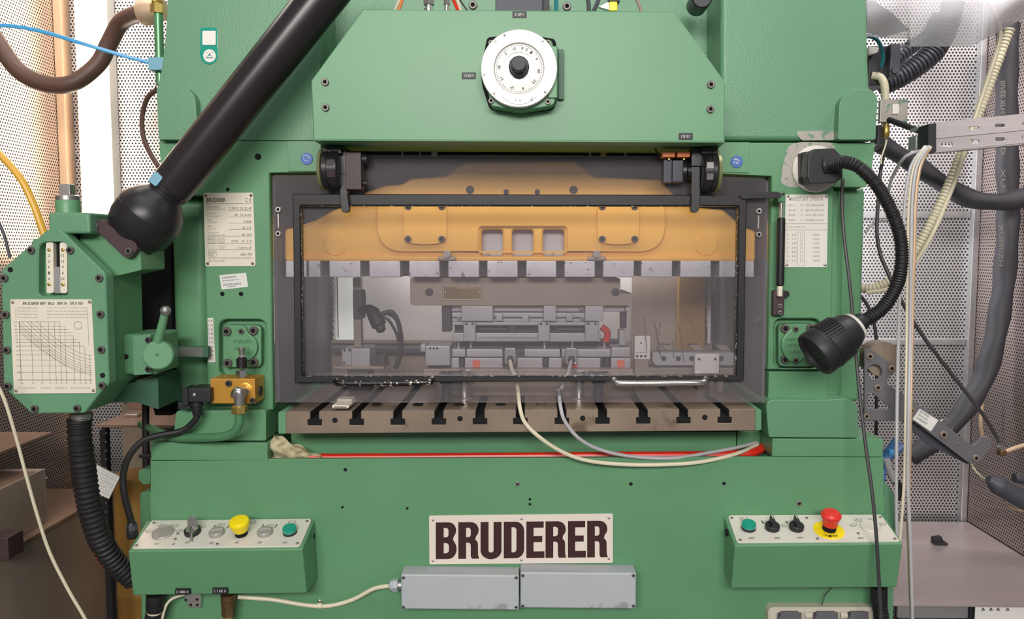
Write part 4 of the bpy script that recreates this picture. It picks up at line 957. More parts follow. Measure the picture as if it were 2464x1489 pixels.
for x in (1943, 2028): part('hinge_knuckle', M().lathe(P(x - 8, 1478, 1.874), (1, 0, 0), [(0, .010), (.016, .010)], 16), 'socket_beige', so)
part('backing', M().rect(1852, 1468, 2104, 1578, 1.88, 1.90), 'socket_flap', so)
cable('wire_tail', [(2002, 1413, 1.87), (1985, 1432, 1.88), (1977, 1456, 1.87)], .0013, 'cable_dark', 'thin dark wire hanging under the right control box')
c2 = thing('conduit_end', 'black conduit sleeve coming out under the right control box', 'conduit', P(2113, 1489, 1.86))
part('sleeve', M().cyl(P(2115, 1412, 1.855), P(2115, 1450, 1.855), .019, n=20), 'black_rubber', c2)
part('hose', M().corr([P(2116, 1450, 1.855), P(2120, 1480, 1.855), P(2126, 1540, 1.855)], .0165, .008, .0012), 'black_rubber', c2)

# ------------------------------------------------------------------ cloth, red hose, two signal cables in the trough
rnd = random.Random(3)
def clothf(u, v):
    x = 652 + u * 128; top = 1040 + 62 * u ** 1.1; y = 1104 - (1104 - top) * v
    d = 1.930 - .012 * math.sin(v * 3.1) * (1 - u * .5) + .008 * math.sin(u * 14 + v * 6) * (1 - .3 * u) + .003 * math.sin(u * 31 - v * 9) + .004 * math.sin(v * 13 + u * 5)
    return P(x + 7 * math.sin(v * 9 + u * 4) * (1 - u), y + 4 * math.sin(u * 19) * v, d)
single('rag', M().grid(clothf, 34, 16, .004), 'cloth', 'crumpled cream cleaning rag in the left end of the trough', 'rag')
single('red_hose', M().sweep([P(735, 1101, 1.935), P(1000, 1100, 1.935), P(1400, 1097, 1.935), P(1750, 1094, 1.94), P(1820, 1086, 1.955), P(1838, 1072, 1.99)], .0105, 10, .03), 'red_hose', 'red hose lying along the trough below the bolster', 'hose')
cable('signal_cable', [(1227, 868, 1.99), (1233, 892, 1.955), (1240, 905, 1.93), (1246, 935, 1.915), (1249, 965, 1.86), (1252, 985, 1.842), (1262, 1015, 1.84), (1290, 1045, 1.84), (1340, 1080, 1.85), (1400, 1105, 1.86), (1480, 1116, 1.865), (1580, 1118, 1.87), (1680, 1112, 1.88), (1770, 1092, 1.91), (1822, 1070, 1.98)], .0048, 'cable_white', 'cream signal cable sagging lower from the left die socket to the bed')
cable('signal_cable', [(1374, 870, 1.99), (1366, 900, 1.95), (1352, 932, 1.915), (1346, 950, 1.90), (1350, 985, 1.842), (1360, 1015, 1.84), (1390, 1052, 1.85), (1440, 1080, 1.87), (1520, 1098, 1.89), (1620, 1102, 1.90), (1700, 1090, 1.92), (1780, 1075, 1.95), (1820, 1064, 1.99)], .0044, 'cable_grey', 'light grey signal cable sagging from the right die socket to the bed')
cable('thin_cable', [(1790, 1098, 1.97), (1815, 1085, 1.98), (1825, 1066, 2.0)], .003, 'cable_grey', 'short grey cable end beside the red hose at the right of the trough')
single('cable_clip', M().lathe(P(1346, 948, 1.898), (.2, 0, -1), [(-.012, .0075), (.012, .0075)], 12), 'steel', 'small metal clip on the grey signal cable at the guard edge', 'clip')

# ------------------------------------------------------------------ plates on the columns
np_ = thing('rating_plate', 'cream rating plate headed BRUDERER on the left column', 'nameplate', P(552, 641, YF))
Yn = YF - .0022
part('plate', M().prism(fillet([(489, 464), (609, 463), (615, 640), (494, 641)], 5), YF - .002, YF + .0008, .0006), 'plate_cream', np_)
for x, y in ((495, 470), (604, 470), (500, 634), (608, 634)): rivet(np_, x, y, YF - .002, 3.5, 'old_brass')
b = M().write('BRUDERER', 497, 476, 543, 486, Yn, .02).write('C E', 590, 476, 605, 486, Yn)
for y, x0 in ((490, 497), (507, 550), (522, 550), (537, 551), (552, 551), (569, 500), (586, 501), (601, 501)): b.line([(x0, y), (605, y - .4)], .7, Yn)
for s_, x0, y0, x1, y1 in (('12 98 20 D2 22-40', 550, 498, 605, 504), ('100  51.4-4.0', 563, 514, 604, 520), ('1006', 588, 530, 605, 536), ('20  215', 583, 545, 604, 551), ('80  500', 583, 562, 605, 567), ('0250   20  215', 557, 578, 605, 583), ('in above  50', 572, 593, 605, 598), ('600  PN', 579, 609, 606, 615)): b.write(s_, x0, y0, x1, y1, Yn)
part('print', b, 'ink', np_)
b = M()
for s_, x0, y0, x1, y1 in (('WERKNUMMER', 498, 496, 528, 500), ('Stossel bewegung', 497, 501, 542, 505), ('Baujahr', 499, 512, 522, 515), ('Typ details', 499, 518, 528, 522), ('HUB', 499, 527, 508, 531), ('in gesamt', 499, 533, 523, 537), ('Zahl', 499, 542, 511, 546), ('hub / min', 499, 548, 520, 552), ('Presskraft', 499, 557, 526, 561), ('max. kraft und weite', 499, 563, 542, 567),
    ('BAR  D71', 500, 573, 539, 578), ('HTZ  OSE', 501, 579, 539, 584), ('D0o', 527, 590, 543, 595), ('0702', 528, 596, 540, 600), ('NSCV', 502, 606, 520, 611), ('300', 502, 612, 515, 616), ('MADE BY WITH SPECIAL MACHINERY EQUIPMENT', 501, 619, 606, 624), ('AND TOOLS CORP.', 501, 625, 540, 630)): b.write(s_, x0, y0, x1, y1, Yn)
for r in ((500, 572, 520, 585), (527, 572, 540, 585), (502, 605, 521, 617)): b.line(rr(*r, .05, 1) + [(r[0], r[1])], .6, Yn)
part('fine_print', b, 'ink_grey', np_)
lb = thing('paper_label', 'small tilted white paper label below the rating plate', 'label', P(563, 697, YF))
part('paper', M().prism(fillet([(528, 662), (592, 656), (597, 690), (533, 697)], 1.5), YF - .001, YF + .0005), 'paper', lb)
def tilt(b, s_, x0, y0, w_, h, sl, Y): o_ = P(x0, y0, Y); return b.text(s_, o_, P(x0 + w_, y0 + w_ * sl, Y) - o_, P(x0 - h * sl, y0 - h, Y) - o_)
b = M(); tilt(b, '01 BENUNGOO', 534, 671, 33, 5, -.09, YF - .0014); tilt(b, 'BEWEGUNGEN NR', 535, 677, 40, 2.5, -.09, YF - .0014); tilt(b, '5010 FB 8610 30ER 5/2', 537, 688, 43, 5, -.09, YF - .0014); tilt(b, 'HHBBBHHB', 547, 691, 19, 2.5, -.09, YF - .0014)
part('print', b, 'ink', lb)
sc = thing('scale_strip', 'narrow upright white scale strip at the edge of the left column', 'scale', P(508, 872, YF - .001))
part('strip', M().prism([(499, 765), (513, 765), (518, 871), (502, 872)], YF - .002, YF + .001, .0003), 'plate_white', sc)
b = M()
for i, s_ in enumerate(('0 B', '1 0', '1 0', '1 0', '2 0', '1 0', '4 0', '1 5', '1 0', '8 O')): b.write(s_, 501.5 + i * .3, 769 + i * 10.4, 511 + i * .4, 774 + i * 10.4, YF - .0023)
part('numerals', b, 'ink', sc)
tp = thing('data_plate', 'white stroke data plate with a table on the right column', 'nameplate', P(1940, 642, YF))
part('plate', M().prism(fillet([(1890, 468), (1993, 467), (1990, 643), (1888, 643)], 4), YF - .002, YF + .0008, .0006), 'plate_white', tp)
for x, y in ((1896, 472), (1988, 472), (1893, 637), (1985, 637)): rivet(tp, x, y, YF - .002, 3.5, 'steel')
b = M().write('MINDESTLAST  DIVISION', 1899, 474, 1980, 483, Yn, .01).line([(1889, 538), (1990, 538)], .8, Yn).line([(1889, 553), (1990, 553)], .8, Yn)
for i, (a, c) in enumerate((('BSTA 1', '200 50000-6200'), ('BS 30', '250 50-6200-30'), ('BSAA', '510 100 6370'), ('BSKM', '3000000 350/40'))): b.write(a, 1898, 491 + i * 12, 1914, 496 + i * 12, Yn).write(c, 1938, 491 + i * 12, 1982, 496 + i * 12, Yn).write('12', 1926, 491 + i * 12, 1932, 495 + i * 12, Yn)
b.write('# BSG APNEN ON', 1894, 544, 1938, 548, Yn).write('for Stossel', 1915, 470, 1940, 472.5, Yn).write('in Internal machine', 1945, 470, 1982, 472.5, Yn)
for i, (a, c) in enumerate((('8.15', '0.0000'), ('0.12', '1.0000'), ('0.08', '1.6000'), ('3.45', '10000'), ('8.00', '1500'), ('8.35', '1.800'), ('5.10', '10020'))):
    y = 562 + i * 10.4; b.write('0', 1894, y, 1897, y + 5, Yn).write(a, 1906, y, 1916, y + 5, Yn).write(c, 1956, y, 1972, y + 5, Yn).line(rr(1926, y, 1931, y + 6, .05, 1) + [(1926, y)], .6, Yn)
b.line([(1920, 558), (1936, 558), (1935, 640), (1919, 640), (1920, 558)], .7, Yn)
part('print', b, 'ink_grey', tp)

# ------------------------------------------------------------------ gas strut on the right
gs = thing('gas_strut', 'black gas strut standing at the right edge of the guard opening', 'gas strut', P(1880, 758, 1.9))
Yq = 1.90
part('top_eye', M().rect(1872, 460, 1890, 486, Yq - .012, Yq + .03, .002), 'green_pipe', gs); bolt(gs, 1884, 467, Yq - .012, 4)
part('rod', M().cyl(P(1880, 482, Yq), P(1879, 530, Yq), .0045, n=12), 'bright_steel', gs)
part('cylinder', M().lathe(P(1880, 524, Yq), P(1877, 686, Yq) - P(1880, 524, Yq), [(0, .007), (.002, .0095), (.158, .0095), (.162, .006)], 20), 'black_paint', gs)
part('ball_end', M().rect(1873, 688, 1884, 714, Yq - .008, Yq + .008, .003), 'plate_cream', gs)
q = part('bracket', M().rect(1861, 698, 1888, 759, Yq + .009, Yq + .03, .003), 'brown_block', gs)
for y in (736, 752): bolt(q, 1877, y, Yq + .009, 5, 'steel')
part('side_ear', M().lathe(P(1890, 707, Yq + .02), (0, -1, 0), [(-.008, .008), (.006, .008)], 14), 'black_paint', gs)
# ------------------------------------------------------------------ lubrication valve on the left column
YV = 1.86
vb = thing('valve_block', 'gold anodised valve block with an elbow fitting on the left column', 'valve', P(570, 972, 1.88))
part('body', M().rect(506, 911, 614, 971, YV, 1.926, .002), 'gold_anodised', vb)
bolt(vb, 551, 922, YV, 8, 'die_dark'); bolt(vb, 608, 963, YV, 7, 'die_dark')
part('port_ring', M().lathe(P(588, 940, YV), (0, -1, 0), [(-.002, .020), (.001, .020), (.002, .0175), (.002, .013), (-.001, .012)], 28), 'gold_anodised', vb)
part('side_port', M().lathe(P(628, 940, 1.893), (1, 0, 0), [(-.02, .012), (.0005, .012), (.0005, .008)], 20), 'die_dark', vb)
e0 = P(589, 941, YV)
part('elbow', M().sweep([e0 + V((.003, .004, 0)), e0 + V((.001, -.016, 0)), e0 + V((-.012, -.027, -.002)), P(576, 942, YV - .03), P(576, 978, YV - .03)], .0125, 14, .004), 'bright_steel', vb)
part('union_nut', M().lathe(P(576, 975, YV - .03), (0, 0, -1), [(0, .015), (.002, .0185), (.018, .0185), (.021, .013)], 6), 'brass', vb)
part('coupling_nut', M().lathe(P(582, 912, 1.88), (0, 0, 1), [(-.002, .010), (.006, .010), (.007, .014), (.022, .014), (.024, .011)], 6), 'bright_steel', vb)
part('coupling_sleeve', M().lathe(P(582, 884, 1.88), (0, 0, 1), [(0, .011), (.002, .0125), (.022, .0125), (.024, .009)], 18), 'black_paint', vb)
part('nipple', M().lathe(P(582, 862, 1.88), (0, 0, 1), [(0, .007), (.004, .0095), (.008, .006), (.018, .006), (.02, .0085), (.026, .0085), (.028, .006)], 16), 'bright_steel', vb)
single('lubricant_pipe', M().sweep([P(576, 988, YV - .03), P(576, 1015, YV - .03), P(566, 1036, YV - .028), P(540, 1049, YV - .02), P(480, 1053, YV), P(420, 1052, 1.885), P(385, 1040, 1.93), P(340, 1020, 2.05)], .0105, 14, .008), 'green_pipe', 'green painted pipe bending from the valve block to the left', 'pipe')
dg = thing('valve_plug', 'black square valve connector at the left of the gold valve block', 'connector', P(480, 1000, 1.87))
part('body', M().rect(452, 934, 506, 968, 1.84, 1.90, .003).rect(498, 928, 512, 972, 1.862, 1.915, .003), 'black_plastic', dg)
part('rear', M().rect(438, 934, 452, 976, 1.85, 1.90, .002), 'black_plastic', dg)
rivet(dg, 467, 950, 1.84, 5, 'steel', 'cap_screw')
part('gland', M().lathe(P(474, 966, 1.862), (0, 0, -1), [(0, .014), (.01, .014), (.012, .0115), (.03, .0115), (.034, .009)], 14), 'black_plastic', dg)
part('slotted_plate', M().rect(427, 968, 458, 985, 1.86, 1.92, .002), 'black_plastic', dg)
vc = thing('black_cable', 'thick black cable arching from the valve connector down to the left control box', 'cable', P(320, 1290, 1.85))
part('cable', M().sweep([P(475, 990, 1.862), P(470, 1010, 1.862), P(440, 1036, 1.86), (P(390, 1046, 1.85)), P(345, 1060, 1.84), P(312, 1095, 1.83), P(297, 1140, 1.83), P(299, 1190, 1.83), P(312, 1240, 1.84), P(318, 1262, 1.845)], .0078, 10), 'black_rubber', vc)
part('connector', M().lathe(P(316, 1256, 1.845), V((.06, 0, -1)), [(0, .0095), (.006, .0115), (.009, .013), (.036, .013), (.04, .011)], 14), 'black_plastic', vc)
part('locking_nut', M().lathe(P(317, 1262, 1.845), V((.06, 0, -1)), [(0, .0135), (.012, .0135)], 8), 'dark_grey', vc)

# ------------------------------------------------------------------ feed gearbox at the left
YX = 1.68
gx = thing('feed_gearbox', 'green octagonal gearbox with a chart plate at the left of the press', 'gearbox', P(125, 995, 1.8))
GO = [(2, 651), (113, 553), (146, 553), (254, 659), (262, 924), (245, 940), (203, 994), (75, 995), (8, 932)]
part('cover', M().plate(fillet(GO, [8, 6, 6, 10, 8, 8, 8, 6, 10]), [fillet([(93, 583), (160, 582), (163, 713), (92, 713)], [20, 14, 14, 14])], YX, YX + .03, .0025), 'green_cast', gx)
part('body', M().hull([P(x, y, YX + .029) for x, y in GO], [P(x, y, YX + .029) + V((0, .165, 0)) for x, y in GO], .006), 'green', gx)
r_ = part('recess_floor', M().rect(82, 575, 166, 716, YX + .022, YX + .0285), 'green', gx)
for x0, x1, col in ((110, 129, ('2', '2', 'K', '1', '6')), (143, 162, ('12', '12', '9', '6', '50'))):
    q = part('scale_plate', M().prism(fillet([(x0, 583), (x1 - 1, 583), (x1, 705), (x0 + 2, 706)], 5), YX + .004, YX + .022, .001), 'plate_cream', gx)
    for y in (601, 684): rivet(q, (x0 + x1) / 2 - 1, y, YX + .004, 4.5, 'brass')
    b = M()
    for i, s_ in enumerate(col): b.write(s_, (x0 + x1) / 2 - 2 - 1.5 * len(s_), 611 + i * 14, (x0 + x1) / 2 - 1 + 1.5 * len(s_), 618 + i * 14, YX + .0036)
    part('numerals', b, 'ink', q)
part('slot', M().rect(128, 583, 144, 642, YX + .016, YX + .022), 'void', gx)
part('slider', M().rect(129, 642, 144, 706, YX + .008, YX + .022, .001), 'aluminium', gx)
for x, y in ((76, 602), (170, 602), (12, 669), (240, 669), (15, 757), (243, 756), (18, 842), (245, 841), (20, 929), (247, 927), (85, 983), (187, 982)):
    bolt(gx, x, y, YX, 9.5)
for x, y in ((25, 649), (247, 903)): hole(gx, x, y, YX, 6)
part('top_block', M().rect(116, 511, 216, 562, YX + .01, YX + .16, .006, 3), 'green_cast', gx)
part('spindle_housing', M().lathe(P(165, 513, YX + .07), (0, 0, 1), [(-.01, .0255), (.026, .0255), (.030, .0235), (.030, .0235)], 24), 'green', gx)
part('spindle_collar', M().lathe(P(165, 513, YX + .07), (0, 0, 1), [(.029, .0245), (.038, .0245), (.040, .021), (.040, 0)], 24), 'steel', gx, 'bare metal collar')
c = P(163, 472, YX + .07)
part('square_drive', M().box(c.x - .0115, c.x + .0115, c.y - .0115, c.y + .0115, c.z - .004, c.z + .026, .001), 'steel', gx)
part('slope_block', M().prism(fillet([(198, 545), (232, 548), (300, 608), (338, 602), (340, 650), (262, 668), (186, 600)], 4), YX + .06, YX + .175, .006), 'green', gx)
ch = part('chart_plate', M().prism(fillet([(24, 720), (220, 720), (231, 946), (33, 947)], 4), YX - .0022, YX + .001, .0006), 'plate_cream', gx, 'cream plate with a curve chart')
for x, y in ((31, 727), (216, 726), (39, 940), (225, 939)): rivet(ch, x, y, YX - .0022, 4.2, 'die_steel')
Yc = YX - .0026
b = M().write('BRUDERER BBV  B6LS   BIN 76   SPLV 303', 55, 726, 199, 733, Yc, .01)
def cp(x, y): return (x * .2082, 700 + y * .2082)
for i, x in enumerate((222, 358, 468, 558, 628, 690, 748, 845, 918, 978, 1035)):
    top = (355, 355, 355, 355, 355, 355, 415, 518, 590, 648, 735)[i]
    b.line([cp(x, top), cp(x + 22 * (1028 - top) / 673, 1045)], .55, Yc)
for y, x1 in ((355, 690), (405, 745), (443, 790), (480, 825), (518, 848), (558, 900), (592, 925), (636, 965), (690, 640), (738, 640), (798, 650), (866, 770), (940, 1000)): b.line([cp(220, y), cp(x1, y)], .55, Yc)
b.line([cp(215, 1028), cp(1065, 1028)], .9, Yc).line([cp(220, 350), cp(245, 1030)], .9, Yc)
for k_ in range(7):
    t0 = (425, 360, 310, 250, 222, 222, 222)[k_]; y0 = (355, 355, 355, 355, 370, 400, 440)[k_]; y1 = (745, 790, 826, 862, 890, 918, 942)[k_]
    x1 = 1062; b.line([cp(t0 + (x1 - t0) * s / 14, y0 + (y1 - y0) * (1 - (1 - s / 14) ** 1.65)) for s in range(15)], .6, Yc)
b.line([cp(222 + (1068 - 222) * s / 14, 475 + (970 - 475) * (1 - (1 - s / 14) ** 1.5)) for s in range(15)], .6, Yc)
b.line([cp(902 + 45 * math.cos(i * .39), 398 + 45 * math.sin(i * .39)) for i in range(17)], .7, Yc)
b.line([cp(985, 195), cp(1012, 195), cp(1020, 490)], .5, Yc).line([cp(1022, 500), cp(1024, 625)], .5, Yc).line([cp(182, 195), cp(184, 330)], .5, Yc)
part('chart_lines', b, 'ink', ch)
b = M()
for i in range(4):
    y = 739 + i * 7.7
    b.write(('00 Hub Zahlen  Serie', '00 Eigenkraft  Serie', '00 Nutzlaenge  Serie', '00 Leergewicht  Serie')[i], 43, y, 90, y + 3, Yc).write(('Hub x mit doppelter Vorschub nutzbar', 'Hub x mit und mit Einzel Vorschub', 'Hub x mit einem Hub Saeule Drehzahl', 'Hub x mit einer Vorschublaenge Einstell')[i], 113, y, 208, y + 3, Yc)
for i, y in enumerate((362, 405, 443, 480, 518, 555, 592, 638, 690, 738, 798, 866, 940, 1028)): b.write(str((1000, 900, 800, 700, 600, 500, 400, 300, 250, 200, 150, 100, 80, 50)[i]), *cp(165 + i * 2.5, y - 8), *cp(195 + i * 2.5, y + 8), Yc)
for x, s_ in ((250, '5'), (383, '10'), (490, '15'), (583, '20'), (655, '25'), (712, '30'), (768, '40'), (858, '50'), (933, '60'), (990, '80'), (1046, '100')): b.write(s_, *cp(x - 14, 1056), *cp(x + 14, 1072), Yc)
for s_, x0, x1 in (('IM STANZEN BEREICH', 215, 410), ('VORSCHUB MM', 468, 590), ('HUBZAHL PRO MIN', 632, 772), ('MM VORSCHUB EINSTELLUNG', 818, 1045)): b.write(s_, *cp(x0, 1114), *cp(x1, 1126), Yc)
part('fine_print', b, 'ink_grey', ch)
# lever and side block
part('side_block', M().rect(293, 804, 376, 902, 1.78, 1.90, .008, 3), 'green', gx)
part('pad', M().prism(fillet([(318, 808), (362, 803), (364, 900), (320, 903)], 5), 1.765, 1.79, .004), 'green_cast', gx)
for x, y in ((358, 818), (358, 888)): bolt(gx, x, y, 1.765, 8, 'die_dark')
hole(gx, 303, 858, 1.78, 6)
hd = part('clamp_lever', M().lathe(P(382, 853, 1.76), V((.35, -1, .05)), [(-.02, .033), (.014, .033), (.017, .030), (.017, .004), (.013, .003)], 28), 'green', gx, 'clamping lever with a bare metal ball')
part('arm', M().sweep([P(380, 822, 1.752), P(388, 790, 1.747), P(396, 756, 1.742)], lambda L: .0105 - .03 * L, 12), 'green', hd)
part('ball', M().lathe(P(398, 748, 1.74), (0, 0, 1), [(-.012, 0), (-.011, .005), (-.007, .0095), (0, .012), (.007, .0095), (.011, .005), (.012, 0)], 16), 'steel', hd)
q = part('scale_arm', M().rect(398, 834, 500, 860, 1.90, 1.92, .002), 'green_dark', gx)
part('scale_face', M().rect(402, 836, 488, 858, 1.8985, 1.90), 'steel', q)
for xa in range(6): pass
part('lower_bracket', M().prism(fillet([(300, 925), (380, 905), (382, 985), (330, 968), (270, 968)], 4), 1.83, 1.95, .006), 'green_dark', gx)
single('dark_gap_sheet', M().prism([(300, 560), (412, 560), (414, 1000), (372, 1000), (362, 960), (320, 940)], 2.0, 2.1, .004), 'void', 'added black sheet darkening the gap between gearbox and left column', 'housing')  # black sheet added to make the gap dark, not a machine part

# black swivel tube
def px2(x, y, Y=1.78): return P(x, y, Y)
ax0 = px2(317, 571); axd = (px2(772, 0) - px2(390, 480)).normalized()
tb = thing('swivel_arm', 'thick black tubular arm with a ball joint rising from the gearbox', 'support arm', ax0)
K = 1.78 / F
fl = part('flange', M().prism(fillet([(214, 538), (228, 528), (240, 527), (328, 586), (330, 600), (314, 620), (298, 618)], 5), 1.72, 1.86, .004), 'brown_block', tb)
for x, y in ((230, 544), (311, 604)): bolt(fl, x, y, 1.72, 9)
part('socket', M().lathe(ax0, axd, [(t_ * K, r * K) for t_, r in [(-22, 58), (0, 60), (18, 73), (40, 79), (70, 80), (72, 78)]], 48), 'black_paint', tb)
part('ball', M().lathe(ax0, axd, [(t_ * K, r * K) for t_, r in [(70, 77), (72, 80), (80, 79), (98, 72), (116, 60), (130, 45), (134, 43)]], 48), 'black_paint', tb)
part('neck', M().lathe(ax0, axd, [(t_ * K, r * K) for t_, r in [(128, 43), (138, 43), (139, 46), (145, 46), (146, 43), (150, 43), (151, 47), (156, 47)]], 40), 'black_paint', tb)
part('tube', M().lathe(ax0, axd, [(t_ * K, r * K) for t_, r in [(154, 46), (156, 49.5), (168, 50), (780, 52), (860, 52)]], 48), 'black_tube', tb)
n_ = V((axd.z, 0, -axd.x)) * -1
bc = px2(376, 431, 1.737)
part('release_button', M().hull([bc + axd * a * K + n_ * c_ * K + V((0, -.005, 0)) for a, c_ in fillet([(-14, -12), (14, -12), (14, 12), (-14, 12)], 5)], [bc + axd * a * K + n_ * c_ * K + V((0, .012, 0)) for a, c_ in fillet([(-15, -13), (15, -13), (15, 13), (-15, 13)], 5)], .0015), 'blue_clip', tb, 'pale blue release button')
small('hole', 'void', tb, px2(313, 513, 1.709), .006, 'set_screw_hole', (-.45, -1, .25))

# corrugated hose under the gearbox
gh = thing('corrugated_hose', 'fat black corrugated hose with red streaks curving down under the gearbox', 'hose', P(320, 1420, 1.8))
part('fitting', M().lathe(P(196, 994, 1.77), (0, 0, -1), [(0, .024), (.010, .024), (.012, .0215), (.016, .0215)], 20), 'steel', gh)
HP = [P(191, 1008, 1.77), P(192, 1050, 1.77), P(200, 1120, 1.775), P(214, 1210, 1.785), P(238, 1290, 1.80), (P(275, 1350, 1.83)), P(325, 1395, 1.86)]
part('hose', M().corr(HP, .0255, .0125, .0016, 18), 'black_rubber', gh)
b = M()
for a, c_ in (((166, 1010, 1.765), (168, 1035, 1.763)), ((180, 1165, 1.768), (188, 1215, 1.775)), ((192, 1225, 1.776), (212, 1295, 1.787))): b.sweep([P(*a), P((a[0] + c_[0]) / 2 - .5, (a[1] + c_[1]) / 2, (a[2] + c_[2]) / 2), P(*c_)], .003, 6)
b.sweep([P(213, 1300, 1.787), P(230, 1335, 1.80), P(250, 1362, 1.815)], .003, 6)
part('red_streaks', b, 'red_hose', gh)

# ------------------------------------------------------------------ left background
single('brown_hose', M().sweep([P(-60, 20, 2.3), P(-10, 95, 2.3), P(45, 170, 2.3), P(110, 202, 2.3), P(175, 200, 2.3), P(235, 155, 2.32), P(262, 105, 2.32), P(290, 55, 2.3), P(322, 36, 2.26), P(350, 30, 2.22)], .024, 14), 'brown_hose', 'thick brown hose hanging in a loop at the upper left', 'hose')
hc = thing('hose_coupling', 'round beige hose coupling at the end of the brown hose', 'coupling', P(352, 48, 2.2))
part('body', M().lathe(P(338, 32, 2.23), V((1, -.15, .12)), [(0, .028), (.006, .034), (.03, .036), (.045, .03), (.07, .03)], 24), 'post_beige', hc)
gp = thing('riser_pipe', 'green upright pipe with a brass union beside the upper left of the press', 'pipe', P(382, 205, 2.1))
part('pipe', M().cyl(P(381, 30, 2.06), P(386, 206, 2.06), .0115, n=14), 'green_pipe', gp)
part('union_nut', M().lathe(P(380, 33, 2.06), (0, 0, 1), [(0, .018), (.022, .018), (.024, .014), (.034, .014)], 6), 'brass', gp)
part('upper_pipe', M().lathe(P(380, 10, 2.06), (0, 0, 1), [(0, .011), (.004, .015), (.01, .011), (.05, .011)], 14), 'brass', gp)
single('pipe_clip', M().rect(356, 137, 394, 168, 2.03, 2.10, .002), 'blue_clip', 'pale blue square clip on the green riser pipe', 'clip')
single('cable_tie', M().sweep([P(-30, 60, 2.0), P(40, 64, 2.0), P(110, 78, 2.0), P(200, 105, 2.0), P(290, 132, 2.02), P(358, 150, 2.04)], lambda L: (.0022, .0048), 8), 'blue_tube', 'pale blue strap running from the left edge to the blue clip', 'strap')
cable('brown_cable', [(378, 215, 2.1), (355, 235, 2.12), (342, 280, 2.14), (345, 330, 2.14), (362, 370, 2.12), (382, 402, 2.1)], .0065, 'brown_hose', 'brown cable looping beside the upper left edge of the press')
single('yellow_hose', M().sweep([P(-40, 340, 2.1), P(0, 372, 2.1), P(50, 430, 2.1), (P(80, 490, 2.1)), P(100, 545, 2.1), P(112, 580, 2.1)], .0095, 10), 'cable_yellow', 'yellow hose descending at the left edge behind the gearbox', 'hose')
cable('blue_grey_cable', [(-10, 520, 2.0), (10, 565, 2.0), (24, 620, 2.0)], .004, 'dark_grey', 'thin dark cable at the left edge above the gearbox')
cable('hanging_cable', [(-20, 900, 1.60), (10, 960, 1.60), (38, 1050, 1.60), (62, 1140, 1.60), (90, 1240, 1.60), (120, 1330, 1.60), (165, 1420, 1.60), (205, 1489, 1.60), (225, 1540, 1.60)], .0034, 'conduit_beige', 'beige cable hanging in front of the steel bins at lower left')
# steel bins
def wbox(b, x0, x1, y, Y0, Y1, z0, bev=.003): return b.box(P(x0, y, Y0).x, P(x1, y, Y0).x, Y0, Y1, z0, P(x0, y, Y0).z, bev)
XCAB = P(273, 1162, 2.44).x; zc = P(20, 1315, 1.95).z; xc0 = XL + .005
cab = thing('steel_cabinet', 'low brown steel cabinet at lower left with its plain side facing the press', 'cabinet', V((XCAB - .1, 2.0, 0)))
part('body', M().box(xc0, XCAB, 1.55, 2.44, 0, zc - .012, .003), 'bin_steel', cab)
part('top', M().box(xc0, XCAB + .003, 1.548, 2.442, zc - .012, zc, .0015), 'rust_steel', cab)
XBIN = P(115, 1253, 2.136).x; ztb = P(115, 1127, 2.136).z
bn = thing('steel_bin', 'brown steel bin standing on the low cabinet at the left edge', 'bin', V((XBIN - .08, 2.0, zc)))
part('side', M().box(XBIN - .006, XBIN, 1.75, 2.13, zc, ztb, .002), 'bin_steel', bn)
part('rear', M().box(xc0, XBIN, 2.13, 2.136, zc, ztb, .002), 'bin_steel', bn)
part('front', M().box(xc0, XBIN, 1.744, 1.75, zc, ztb, .002), 'bin_steel', bn)
part('contents', M().box(xc0 + .001, XBIN - .0065, 1.751, 2.129, zc + .02, ztb - .006, .002), 'rust_steel', bn, 'rust coloured contents')
rivet(bn, 112, 1150, 2.13, 2)
sh = thing('shelf_bracket', 'dark steel shelf lip above the bin at the left edge', 'shelf', P(20, 1110, 2.1))
part('shelf', M().box(XL + .002, P(46, 1085, 2.1).x, 1.9, 2.25, P(20, 1102, 2.0).z, P(20, 1092, 2.0).z, .003), 'rust_steel', sh)
single('dark_block', M().rect(-30, 1294, 20, 1348, 1.86, 1.92, .003), 'brown_block', 'dark brown block at the left edge in front of the cabinet', 'block')
kn = thing('red_knob_rail', 'thin rail with two small red knobs at the left edge', 'knob rail', P(30, 1060, 2.3))
part('rail', M().rect(-60, 1046, 48, 1050, 2.28, 2.3), 'brown_block', kn)
for x in (12, 47): part('knob', M().lathe(P(x, 1049, 2.28), (0, -1, 0), [(0, .006), (.012, .006), (.014, .004)], 12), 'red_hose', kn); part('pin', M().cyl(P(x, 1050, 2.285), P(x, 1080, 2.285), .002, n=8), 'steel', kn)
